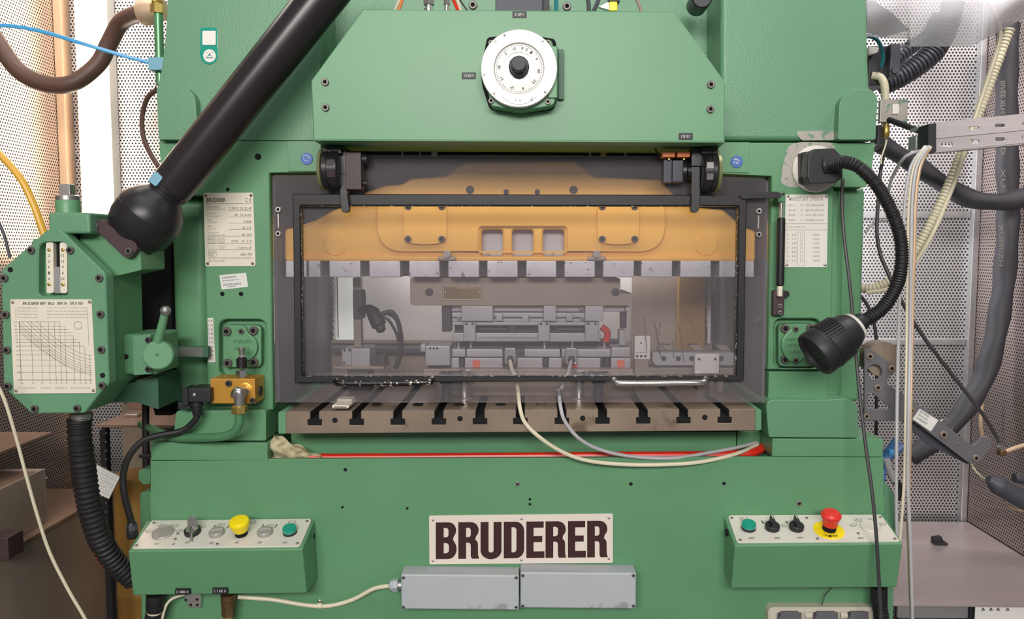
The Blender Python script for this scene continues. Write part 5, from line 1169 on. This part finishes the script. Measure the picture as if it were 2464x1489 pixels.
# table behind, post, tan drum, tag
tb2 = thing('side_table', 'rust brown steel side table behind the gearbox', 'table', V((P(320, 1020, 2.3).x, 2.35, 0)))
zt2 = P(300, 1022, 2.2).z
part('top', M().box(P(232, 1022, 2.2).x, P(420, 1022, 2.2).x, 2.2, 2.62, zt2 - .008, zt2, .001), 'rust_steel', tb2)
part('leg', M().box(P(250, 1030, 2.25).x, P(262, 1030, 2.25).x, 2.24, 2.255, 0, zt2 - .008, .001), 'black_paint', tb2)
part('leg', M().box(P(400, 1030, 2.25).x, P(412, 1030, 2.25).x, 2.24, 2.255, 0, zt2 - .008, .001), 'black_paint', tb2)
part('rear_panel', M().box(P(262, 1030, 2.5).x, P(420, 1030, 2.5).x, 2.58, 2.59, .0, zt2 - .008), 'die_steel', tb2)
rivet(tb2, 251, 1010, 2.21, 4, 'steel')
def on_table(x0, x1, d0, d1, h, m, lab, n, bev=.002): return single(n, M().box(P(x0, 1000, d0).x, P(x1, 1000, d0).x, d0, d1, zt2, zt2 + h, bev), m, lab, 'machine part')
on_table(306, 346, 2.42, 2.55, .045, 'rust_steel', 'dark steel block on the side table', 'steel_block')
on_table(300, 330, 2.30, 2.33, .010, 'bright_steel', 'flat bright steel bar on the side table', 'steel_bar')
on_table(283, 300, 2.50, 2.56, .07, 'die_steel', 'upright grey steel piece at the rear of the side table', 'steel_piece')
on_table(396, 414, 2.40, 2.46, .13, 'plate_cream', 'upright cream board at the right end of the side table', 'board')
single('tan_drum', M().lathe(V((P(333, 1200, 2.42).x, 2.42, 0)), (0, 0, 1), [(0, .066), (.004, .07), (.31, .07), (.315, .072), (.33, .072), (.335, .07), (P(325, 1140, 2.42).z, .07), (P(325, 1140, 2.42).z + .004, .066)], 32), 'copper_tan', 'tan drum standing under the side table', 'drum')
pf = thing('perforated_upright', 'black perforated upright rail under the side table', 'upright', V((P(258, 1200, 2.2).x, 2.2, 0)))
part('rail', M().rect(248, 1034, 262, 1500, 2.19, 2.2, .001), 'black_paint', pf)
for i in range(16): hole(pf, 255, 1042 + i * 21, 2.19, 2.6, 'dark_grey', 'slot_hole')
bp_ = thing('black_pipe', 'black upright pipe with a clip between gearbox and bed', 'pipe', P(352, 1130, 1.97))
part('pipe', M().cyl(P(350, 960, 2.0), P(352, 1132, 2.0), .009, n=14), 'black_rubber', bp_)
part('clip', M().rect(333, 1092, 362, 1103, 1.985, 2.02, .003), 'black_plastic', bp_)
tg = thing('inspection_tag', 'white printed inspection card hanging tilted beside the corrugated hose', 'tag', P(255, 1198, 2.18))
TG = [(229, 1118), (288, 1148), (262, 1200), (222, 1182)]
part('card', M().prism(TG, 2.184, 2.1905), 'paper', tg)
b = M()
for i in range(8):
    t_ = (i + .8) / 9; a = (229 + t_ * (222 - 229) + 4, 1118 + t_ * 64 + 2); c_ = (288 + t_ * (262 - 288) - 4, 1148 + t_ * 52 - 2)
    b.line([a, ((a[0] * .3 + c_[0] * .7), (a[1] * .3 + c_[1] * .7))] if i % 3 == 2 else [a, c_], .9 if i % 2 else .6, 2.1834)
part('print', b, 'ink_grey', tg)
cable('loop_cable', [(420, 1030, 1.99), (395, 1040, 2.0), (370, 1052, 2.02), (350, 1046, 2.05)], .006, 'black_rubber', 'short black cable beside the green pipe at the left of the bed')

# ------------------------------------------------------------------ things above the front cover
def top(name, lab, pts, Y, r, m, cat='cable', g=None): return single(name, M().sweep([P(x, y, Y) for x, y in pts], r, 8), m, lab, cat, g)
top('orange_wire', 'orange wire going down behind the front cover at left', [(975, -20), (968, 0), (958, 30)], 1.95, .0035, 'orange')
top('white_wire', 'white wire beside the orange wire above the cover', [(970, -20), (960, 2), (948, 30)], 1.95, .003, 'cable_white')
top('red_wire', 'red wire going down behind the front cover near the fittings', [(1082, -20), (1092, 2), (1104, 30)], 1.95, .004, 'red_hose')
top('pale_wire', 'pale wire right beside the red wire above the cover', [(1090, -20), (1102, 4), (1110, 30)], 1.95, .003, 'cable_white')
top('dark_wire', 'thin dark wire leaning right above the cover', [(1100, -15), (1112, 8), (1128, 30)], 1.95, .002, 'cable_dark')
top('teal_hose', 'teal hose behind the cover right of the grey box', [(1338, -20), (1339, 30)], 1.95, .005, 'teal_tube', 'hose')
top('dark_hose', 'dark grey hose arching above the cover, left of the two', [(1408, -20), (1416, 5), (1417, 32)], 1.95, .005, 'dark_grey', 'hose')
top('dark_hose', 'dark grey hose leaning right above the cover, beside the yellow fitting', [(1446, -20), (1438, 5), (1426, 32)], 1.95, .005, 'dark_grey', 'hose')
top('grey_hose', 'grey hose leaning right above the right end of the cover', [(1525, -20), (1535, 5), (1546, 34)], 1.95, .004, 'die_steel', 'hose')
for x, lab, n in ((1032, 'silver hose fitting above the cover, the larger of two', 'hose_fitting'), (1075, 'narrow pale hose fitting above the cover', 'hose_fitting')):
    q = thing(n, lab, 'hose fitting', P(x, 30, 1.95)); s_ = 1 if x < 1050 else .6
    part('nut', M().lathe(P(x, 12, 1.95), (0, 0, 1), [(0, .014 * s_), (.03, .014 * s_)], 6), 'steel', q)
    part('collar', M().lathe(P(x, 34, 1.95), (0, 0, 1), [(0, .012 * s_), (.012, .012 * s_), (.014, .009 * s_), (.024, .009 * s_)], 14), 'bright_steel', q)
yf = thing('yellow_fitting', 'bright yellow and chrome fitting above the right part of the cover', 'hose fitting', P(1480, 26, 1.95))
part('nut', M().rect(1466, 3, 1486, 26, 1.93, 1.96, .003), 'yellow', yf)
part('lever', M().prism([(1440, 16), (1466, 3), (1466, 24)], 1.94, 1.955, .001), 'bright_steel', yf)
part('cap', M().rect(1464, -8, 1492, 4, 1.935, 1.96, .002), 'black_plastic', yf)
gb = thing('grey_box', 'grey box behind the top edge of the front cover', 'box', P(1250, 30, 2.0))
part('body', M().rect(1192, -30, 1306, 32, 1.94, 2.06, .003), 'dark_grey', gb); part('lid_seam', M().rect(1304, -30, 1322, 32, 1.96, 2.06, .002), 'black_plastic', gb)

# ------------------------------------------------------------------ flexible work lamp on the right column
wl = thing('work_lamp', 'black gooseneck work lamp mounted on the right column', 'lamp', P(1965, 470, 1.9))
part('base_disc', M().lathe(P(1961, 407, YF), (0, -1, 0), [(-.001, .055), (.006, .056), (.009, .054), (.009, 0)], 48), 'plate_white', wl)
hs_ = part('housing', M().hull([P(x, y, 1.84) for x, y in fillet([(1945, 372), (1958, 358), (2006, 356), (2026, 376), (2028, 428), (2010, 440), (1950, 444), (1942, 425)], 4)], [P(x, y, 1.925) for x, y in fillet([(1924, 371), (1940, 366), (2008, 365), (2020, 378), (2020, 430), (2006, 440), (1930, 446), (1922, 430)], 4)], .004, 2), 'black_plastic', wl)
part('flange_plate', M().prism(fillet([(1925, 368), (1944, 364), (1944, 444), (1926, 440)], 4), 1.905, 1.925, .003), 'black_plastic', wl)
for x, y in ((1934, 373), (1929, 430)): bolt(hs_, x, y, 1.905, 7, 'black_plastic')
part('nut', M().lathe(P(1996, 398, 1.845), V((.9, -.5, .1)), [(-.01, .022), (.012, .019), (.02, .016)], 20), 'black_plastic', wl)
NK = [P(1998, 397, 1.835), P(2030, 390, 1.79), P(2070, 405, 1.77), P(2120, 460, 1.76), P(2158, 540, 1.755), P(2170, 610, 1.75), P(2160, 680, 1.745), P(2125, 740, 1.74), P(2070, 778, 1.735)]
part('gooseneck', M().corr(NK, .0135, .0058, .0011, 16), 'black_rubber', wl)
h0 = P(2078, 770, 1.735); h1 = P(1985, 836, 1.72); hd_ = (h1 - h0).normalized(); K2 = 1.73 / F
part('collar', M().lathe(h0, hd_, [(0, .016), (.002, .019), (.02, .022), (.022, .018)], 24), 'black_plastic', wl)
part('clear_ring', M().lathe(h0 + hd_ * .02, hd_, [(0, .030), (.004, .033), (.007, .031)], 32), 'plate_white', wl)
part('head', M().lathe(h0 + hd_ * .024, hd_, [(0, .028), (.004, .033), (.02, .041), (.045, .047), (.078, .050), (.083, .048)], 40), 'black_plastic', wl)
hb = part('grip_ring', M().lathe(h0 + hd_ * .10, hd_, [(0, .049), (.004, .051), (.032, .052), (.036, .050), (.036, .044), (.028, .040), (.028, 0)], 48), 'black_plastic', wl)
u, v = basis(hd_)
for i in range(44):
    a = 2 * math.pi * i / 44; r_ = u * math.cos(a) + v * math.sin(a); t_ = hd_.cross(r_) * .0016
    p = h0 + hd_ * .062 + r_ * .0485; q_ = h0 + hd_ * .103 + r_ * .0525
    part('rib', M().hull([p - t_ - r_ * .002, p + t_ - r_ * .002, p + t_ + r_ * .001, p - t_ + r_ * .001], [q_ - t_ - r_ * .003, q_ + t_ - r_ * .003, q_ + t_, q_ - t_]), 'black_plastic', hb)
cable('lamp_cord', [(2028, 430, 1.93), (2026, 480, 1.93), (2030, 560, 1.92), (2042, 660, 1.90), (2052, 760, 1.87), (2062, 880, 1.84), (2072, 980, 1.82), (2084, 1080, 1.80), (2098, 1180, 1.78), (2108, 1280, 1.765), (2114, 1380, 1.76), (2120, 1489, 1.76), (2124, 1540, 1.76)], .0042, 'cable_dark', 'dark cord hanging from the work lamp across the right control box')

# ------------------------------------------------------------------ right background
single('spiral_hose', M().corr([P(2120, 205, 2.5), P(2155, 190, 2.5), P(2205, 160, 2.5), P(2250, 120, 2.5), P(2280, 60, 2.5), P(2295, 0, 2.5)], .031, .0125, .0022, 16), 'dark_grey', 'thick grey corrugated hose rising behind the plastic sheet, the lower of two', 'hose', 'grey corrugated hoses at upper right')
single('spiral_hose', M().corr([P(2150, 150, 2.58), P(2190, 115, 2.58), P(2230, 90, 2.58), P(2260, 40, 2.58)], .022, .0125, .002, 14), 'dark_grey', 'grey corrugated hose above and behind the thicker one', 'hose', 'grey corrugated hoses at upper right')
vm = thing('valve_manifold', 'black valve manifold at the upper right edge of the press', 'valve', P(2150, 185, 2.3))
part('body', M().rect(2090, 110, 2140, 205, 2.3, 2.45, .004), 'black_plastic', vm)
part('plug', M().rect(2142, 104, 2168, 182, 2.28, 2.34, .004), 'dark_grey', vm); part('plug_nut', M().disc(2155, 168, 9, 2.27, 2.285, 6, .001), 'dark_grey', vm)
part('white_tab', M().prism(fillet([(2090, 112), (2116, 114), (2112, 126), (2092, 132)], 3), 2.27, 2.3, .002), 'plate_white', vm)
cable('blue_hose', [(2088, 86, 2.25), (2108, 94, 2.25), (2120, 112, 2.25), (2125, 140, 2.26), (2120, 160, 2.28)], .0055, 'teal_tube', 'teal blue hose arching at the upper right edge of the press', 'hose')
single('conduit_bend', M().sweep([P(2098, 182, 2.3), P(2118, 186, 2.29), P(2128, 205, 2.28), P(2130, 240, 2.28), P(2130, 300, 2.28)], .011, 12), 'conduit_beige', 'beige bent conduit at the right edge of the press', 'conduit')
eb = thing('switch_plate', 'square greyish plate at the right edge of the press', 'plate', P(2150, 295, 2.2))
part('plate', M().rect(2118, 239, 2185, 294, 2.2, 2.215, .003), 'worn_ground', eb); part('raised_square', M().rect(2148, 250, 2164, 274, 2.195, 2.201, .001), 'plate_white', eb)
bf = thing('brass_fitting', 'brass cable fitting below the square plate', 'fitting', P(2130, 330, 2.2))
part('barrel', M().lathe(P(2131, 332, 2.22), (0, 0, 1), [(0, .008), (.003, .010), (.03, .010), (.034, .008), (.04, .008)], 14), 'brass', bf)
part('side', M().rect(2112, 300, 2123, 345, 2.21, 2.26, .002), 'black_paint', bf)
cable('sensor_cable', [(2131, 334, 2.22), (2126, 370, 2.22), (2118, 420, 2.24), (2112, 500, 2.2), (2110, 560, 2.18), (2118, 610, 2.16), (2138, 660, 2.14), (2165, 715, 2.12), (2215, 800, 2.12), (2290, 900, 2.12), (2360, 990, 2.12), (2400, 1055, 2.14), (2410, 1078, 2.12)], .005, 'cable_dark', 'long dark sensor cable slanting down to a copper coloured plug')
sp2 = thing('angle_plug', 'copper coloured angled plug at the end of the dark sensor cable', 'connector', P(2412, 1098, 2.12))
part('sleeve', M().cyl(P(2407, 1072, 2.12), P(2414, 1086, 2.12), .007, n=14), 'steel', sp2)
part('elbow', M().rect(2407, 1084, 2424, 1097, 2.11, 2.13, .003), 'old_brass', sp2)
part('barrel', M().sweep([P(2420, 1086, 2.12), P(2445, 1077, 2.12), P(2475, 1068, 2.12)], .006, 12), 'post_beige', sp2)
cable('white_wire', [(2134, 336, 2.2), (2130, 352, 2.2), (2122, 375, 2.2), (2120, 395, 2.2)], .0022, 'cable_white', 'short white wire below the brass fitting')
# slotted rail
Yt = 1.95
rl = thing('slotted_rail', 'galvanised slotted channel rail with a black end cap at right', 'rail', P(2340, 365, Yt))
slots = [rr(2265, 343, 2292, 352, 4.5), rr(2332, 304, 2356, 312, 4), rr(2332, 336, 2356, 344, 4), rr(2395, 298, 2418, 306, 4), rr(2395, 331, 2418, 339, 4), rr(2460, 292, 2484, 300, 4), rr(2460, 325, 2484, 333, 4)]
part('channel', M().plate([(2232, 296), (2252, 296), (2520, 270), (2520, 341), (2252, 366), (2232, 366)], slots, Yt, Yt + .003, .0008)
     .prism([(2250, 294), (2520, 268), (2520, 271), (2250, 297)], Yt, Yt + .04).prism([(2250, 364), (2520, 339), (2520, 342), (2250, 367)], Yt, Yt + .04), 'aluminium', rl)
part('groove', M().prism([(2252, 329), (2520, 304), (2520, 309), (2252, 334)], Yt - .002, Yt + .001, .001), 'aluminium', rl)
part('end_cap', M().prism(fillet([(2234, 298), (2253, 296), (2253, 365), (2234, 368)], 2), Yt - .006, Yt + .045, .002), 'black_plastic', rl)
part('rear_channel', M().rect(2204, 325, 2240, 358, Yt + .05, Yt + .09, .001), 'aluminium', rl)
part('rear_lip', M().rect(2208, 304, 2240, 312, Yt + .05, Yt + .09, .001), 'aluminium', rl)
rt = P(2500, 330, Yt)
single('black_lever', M().sweep([P(2139, 288, 2.15), P(2185, 305, 2.08), P(2232, 322, 1.99)], .0075, 10), 'black_plastic', 'black rod between the square plate and the slotted rail', 'rod')
# cables hanging over the rail
HT = (([2222, 2192, 2178, 2172, 2165, 2160, 2157, 2157, 2160], [358, 400, 480, 600, 700, 900, 1100, 1250, 1330], .0042, 'cable_grey', 'leftmost', 0),
      ([2227, 2200, 2188, 2184, 2182, 2179, 2176, 2166, 2158], [358, 400, 480, 620, 800, 1000, 1150, 1290, 1335], .0036, 'cable_white', 'second from left', .006),
      ([2231, 2206, 2195, 2192, 2190, 2186, 2184, 2190, 2197], [358, 400, 480, 620, 800, 1000, 1150, 1300, 1540], .0042, 'cable_grey', 'second from right', .012),
      ([2236, 2214, 2203, 2199, 2194, 2190, 2187, 2186, 2196], [358, 400, 480, 620, 800, 1000, 1150, 1260, 1540], .005, 'post_beige', 'rightmost and thickest', 0))
for xs_, ys_, r_, m_, lab, off in HT:
    cable('hanging_tube', [(xs_[0] + 4, 352, Yt + .02)] + [(x, y, Yt - .008 - off - (.03 if y > 900 else 0)) for x, y in zip(xs_, ys_)], r_, m_, 'pale tube hanging over the slotted rail, %s of the bundle' % lab, 'tube', 'tubes hanging over the slotted rail')
cable('bent_tube', [(2224, 360, Yt + .02), (2180, 376, Yt + .03), (2150, 420, 2.05), (2136, 470, 2.1), (2138, 520, 2.15)], .004, 'cable_grey', 'grey tube arching left from the slotted rail')
cable('grey_tube', [(2082, 560, 2.3), (2100, 540, 2.3), (2128, 530, 2.28), (2160, 530, 2.25)], .004, 'cable_grey', 'grey tube crossing behind the lamp neck', 'tube')
single('beige_conduit', M().corr([P(2430, 70, 2.25), P(2400, 150, 2.25), P(2360, 260, 2.25), P(2310, 380, 2.25), P(2262, 490, 2.25), P(2210, 590, 2.26), P(2160, 660, 2.28), P(2110, 690, 2.3), P(2070, 694, 2.32)], .0125, .010, .0009, 12), 'conduit_beige', 'long beige corrugated conduit slanting down to the press', 'conduit')
cable('white_hose', [(2370, -20, 2.2), (2400, 50, 2.2), (2406, 90, 2.2), (2390, 150, 2.21), (2350, 270, 2.22), (2310, 400, 2.23), (2280, 480, 2.24), (2240, 570, 2.24), (2190, 650, 2.26), (2150, 690, 2.28), (2085, 705, 2.3)], .0062, 'conduit_beige', 'smooth cream hose running beside the corrugated conduit', 'hose')
cable('black_hose', [(1980, 690, 2.25), (2060, 705, 2.25), (2095, 750, 2.25), (2108, 810, 2.25), (2110, 880, 2.26), (2108, 1045, 2.3)], .005, 'cable_dark', 'black hose hanging behind the grey bracket')
# grey fabric sleeves
def sleeve(pts, r, lab, amp=.003):
    return single('cable_sleeve', M().sweep([P(*p) for p in pts], lambda L: (r + amp * math.sin(L * 31) * math.sin(L * 13), r * .8 + amp * math.sin(L * 43 + 2)), 18, .009), 'sleeve_grey', lab, 'cable sleeve', 'grey fabric cable sleeves')
sl = sleeve([(2425, 60, 2.45), (2422, 200, 2.45), (2424, 400, 2.45), (2426, 500, 2.45), (2422, 600, 2.44), (2410, 720, 2.44), (2390, 830, 2.43), (2365, 910, 2.43), (2320, 985, 2.42), (2260, 1050, 2.42), (2190, 1100, 2.42)], .036, 'dark grey fabric cable sleeve with white lettering hanging down the right side')
b = M()
for s_, y0, y1, x in (('IIIVEE', 195, 235, 2413), ('XLHI', 240, 275, 2413), ('D', 355, 372, 2413), ('XU', 405, 450, 2413), ('XUMI/ZH', 540, 640, 2408)):
    b.text(s_, P(x - 5, y0, 2.412), P(x - 5, y1, 2.412) - P(x - 5, y0, 2.412), P(x + 6, y0, 2.412) - P(x - 5, y0, 2.412))
pr = finish('print', b, 'ink_grey', org(sl)); pr.parent = sl
sleeve([(2118, 345, 2.4), (2150, 365, 2.4), (2200, 395, 2.4), (2250, 430, 2.39), (2300, 462, 2.37), (2350, 482, 2.35), (2420, 485, 2.33), (2480, 470, 2.32)], .032, 'dark grey fabric cable sleeve crossing to the right edge behind the rail')
# plastic sheet over the upper right corner, with a dark cloth in it
def sheet(u_, v_):
    x = 2085 + u_ * 420; base = -60; low = 100 + 14 * math.sin(u_ * 3.0) - 0 * u_
    low = (88 + (u_ / .25) * 6) if u_ < .25 else (112 if u_ < .6 else 112 - (u_ - .6) / .4 * 90)
    y = base + (low - base) * v_
    return P(x, y, 2.12 + .02 * math.sin(u_ * 7) * v_ + .006 * math.sin(u_ * 17 + v_ * 6) - .04 * math.sin(v_ * 3.1))
single('plastic_sheet', M().grid(sheet, 60, 24), 'film', 'cloudy clear plastic sheet draped across the upper right corner', 'plastic sheet')
def drape(u_, v_):
    x = 2084 + u_ * (62 + 42 * v_) ; y = -10 + v_ * (100 - 30 * abs(u_ - .4)) + 40 * u_ * (1 - v_)
    return P(x, y, 2.2 + .02 * math.sin(u_ * 6 + v_ * 4))
single('grey_cloth', M().grid(drape, 14, 12, .002), 'sleeve_grey', 'dark grey cloth flap behind the plastic sheet at the press edge', 'cloth')
# grey bracket arm
Yk = 2.0
bk2 = thing('feeder_bracket', 'grey plate bracket with cut-outs and a white label at lower right', 'bracket', P(2200, 1110, Yk))
BO = fillet([(2080, 838), (2100, 842), (2150, 880), (2152, 893), (2133, 915), (2136, 925), (2170, 945), (2200, 965), (2260, 1010), (2338, 1072), (2350, 1066), (2362, 1050), (2384, 1048), (2388, 1066), (2376, 1090), (2354, 1116), (2335, 1116), (2200, 1014), (2182, 1012), (2080, 1012)], [4, 10, 8, 6, 5, 4, 4, 4, 4, 6, 8, 12, 12, 12, 4, 10, 8, 6, 6, 2], 5)
part('plate', M().plate(BO, [circ(2105, 895, 18, 24), fillet([(2090, 944), (2098, 944), (2142, 980), (2138, 984), (2086, 984)], 3)], Yk, Yk + .006, .001), 'bracket_grey', bk2)
part('rear_plate', M().prism(fillet([(2170, 1012), (2205, 1012), (2335, 1108), (2330, 1118), (2230, 1068)], 6), Yk + .03, Yk + .036, .001), 'dark_grey', bk2)
for x, y, r in ((2092, 857, 8), (2144, 886, 8), (2111, 932, 8), (2084, 1001, 7), (2192, 987, 8), (2269, 1045, 9), (2347, 1101, 8), (2305, 1069, 3), (2377, 1058, 3)): bolt(bk2, x, y, Yk, r, 'die_steel')
q = part('label', M().prism([(2213, 983), (2258, 1011), (2240, 1038), (2196, 1008)], Yk - .0008, Yk + .0005), 'paper', bk2, 'white paper label')
b = M(); 
for s_, x0, y0, w_, h in (('0000 WAPNAF', 2212, 991, 26, 5), ('SERIENNUMMER', 2209, 998, 26, 3), ('XX 20EC 10000 08', 2204, 1006, 30, 5), ('MXX', 2214, 1013, 8, 3)):
    o_ = P(x0, y0, Yk - .0012); b.text(s_, o_, P(x0 + w_ * .85, y0 + w_ * .53, Yk - .0012) - o_, P(x0 + h * .53, y0 - h * .85, Yk - .0012) - o_)
part('print', b, 'ink', q)
part('pulley', M().lathe(P(2118, 862, Yk + .04), (0, -1, 0), [(-.03, .045), (.02, .045)], 28), 'die_steel', bk2)
cable('wire_loop', [(2262, 1014, 2.05), (2272, 1008, 2.05), (2286, 1014, 2.05), (2291, 1030, 2.05), (2287, 1040, 2.05)], .0016, 'steel', 'thin wire loop above the grey bracket arm')
# table, clip, tray at lower right
tr = thing('steel_table', 'sheet steel table at lower right behind the right control box', 'table', V((P(2290, 1470, 2.1).x, 2.2, 0)))
zt3 = P(2200, 1455, 2.02).z
part('top', M().hull([V((P(2148, 1455, 2.02).x, 2.02, zt3 - .004)), V((P(2464, 1450, 2.02).x, 2.02, zt3 - .004)), V((XR - .005, 2.12, zt3 - .004)), V((XR - .005, 2.66, zt3 - .004)), V((P(2148, 1455, 2.02).x, 2.66, zt3 - .004))],
     [V((P(2148, 1455, 2.02).x, 2.02, zt3)), V((P(2464, 1450, 2.02).x, 2.02, zt3)), V((XR - .005, 2.12, zt3)), V((XR - .005, 2.66, zt3)), V((P(2148, 1455, 2.02).x, 2.66, zt3))]), 'table_steel', tr)
part('apron', M().box(P(2160, 1470, 2.05).x, P(2330, 1470, 2.05).x, 2.05, 2.06, zt3 - .05, zt3 - .012, .002), 'aluminium', tr)
for x in (2165, 2335): part('leg', M().box(P(x, 1470, 2.06).x, P(x, 1470, 2.06).x + .03, 2.06, 2.09, 0, zt3 - .004, .002), 'dark_grey', tr)
for x in (2400, ): part('leg', M().box(XR - .04, XR - .01, 2.6, 2.63, 0, zt3 - .004, .002), 'dark_grey', tr)
pb = thing('printed_sheet', 'pale printed sheet hanging below the front edge of the steel table', 'paper', P(2410, 1520, 2.03))
part('sheet', M().box(P(2345, 1480, 2.03).x, P(2500, 1480, 2.03).x, 2.028, 2.03, zt3 - .12, zt3 - .004), 'paper', pb)
b = M()
for x in (2366, 2385, 2402, 2425): b.line([(x, 1462), (x + 3, 1468), (x - 4, 1468), (x, 1462)], 2, 2.0274)
part('print', b, 'ink', pb)
ck = thing('black_clip', 'small black clip standing on the steel table', 'clip', V((P(2262, 1312, 2.45).x, 2.45, zt3)))
q_ = P(2262, 1310, 2.45)
part('base', M().box(q_.x - .02, q_.x + .02, 2.44, 2.47, zt3, zt3 + .008, .002), 'black_plastic', ck)
part('jaw', M().hull([V((q_.x - .022, 2.445, zt3 + .007)), V((q_.x + .008, 2.445, zt3 + .007)), V((q_.x + .004, 2.445, zt3 + .026)), V((q_.x - .022, 2.445, zt3 + .022))], [V((q_.x - .022, 2.465, zt3 + .007)), V((q_.x + .008, 2.465, zt3 + .007)), V((q_.x + .004, 2.465, zt3 + .026)), V((q_.x - .022, 2.465, zt3 + .022))], .002), 'black_plastic', ck)
# dark handle / hand rest at the right edge
hr = thing('handle_bar', 'rounded dark grey handle reaching in from the right edge', 'handle', P(2430, 1200, 1.9))
part('grip', M().sweep([P(2378, 1152, 1.9), P(2400, 1166, 1.9), P(2440, 1190, 1.9), P(2500, 1222, 1.9)], lambda L: min(.023, .010 + .5 * L), 16, .006), 'dark_grey', hr)
part('upper_bar', M().sweep([P(2440, 1150, 1.93), P(2460, 1152, 1.93), P(2510, 1172, 1.93)], .012, 12), 'dark_grey', hr)
cable('thin_line', [(2335, 1112, 2.1), (2345, 1130, 2.1), (2360, 1146, 2.05), (2376, 1156, 1.98)], .003, 'conduit_beige', 'thin beige line from the bracket arm to the dark handle')
cable('beige_cable', [(2365, 940, 2.5), (2362, 985, 2.5), (2360, 1020, 2.5), (2366, 1060, 2.52)], .006, 'post_beige', 'beige cable in the right corner behind the bracket arm')
cable('beige_cable', [(2412, 1196, 2.0), (2424, 1215, 2.0), (2440, 1226, 2.0), (2480, 1232, 2.0)], .003, 'post_beige', 'thin beige cable sagging below the dark handle')
bc2 = thing('blue_clamp', 'blue hand clamp at the right edge of the bed', 'clamp', P(2140, 1110, 2.1))
part('grip', M().sweep([P(2124, 1162, 1.99), P(2124, 1125, 2.03), P(2128, 1104, 2.08), P(2145, 1085, 2.08), P(2165, 1064, 2.08)], lambda L: (.006 + .08 * L, .008), 10), 'blue_grip', bc2)
part('jaw', M().rect(2140, 1082, 2165, 1096, 2.07, 2.09, .003), 'blue_tube', bc2)
gbz = thing('braided_hose', 'short grey braided hose with a dark end beside the bed', 'hose', P(2150, 1200, 2.0))
part('braid', M().sweep([P(2134, 1105, 2.02), P(2140, 1130, 2.02), P(2152, 1158, 2.02)], .0085, 10), 'cable_grey', gbz)
part('end', M().sweep([P(2151, 1155, 2.02), P(2164, 1172, 2.02), P(2158, 1202, 2.02)], .009, 10), 'black_rubber', gbz)
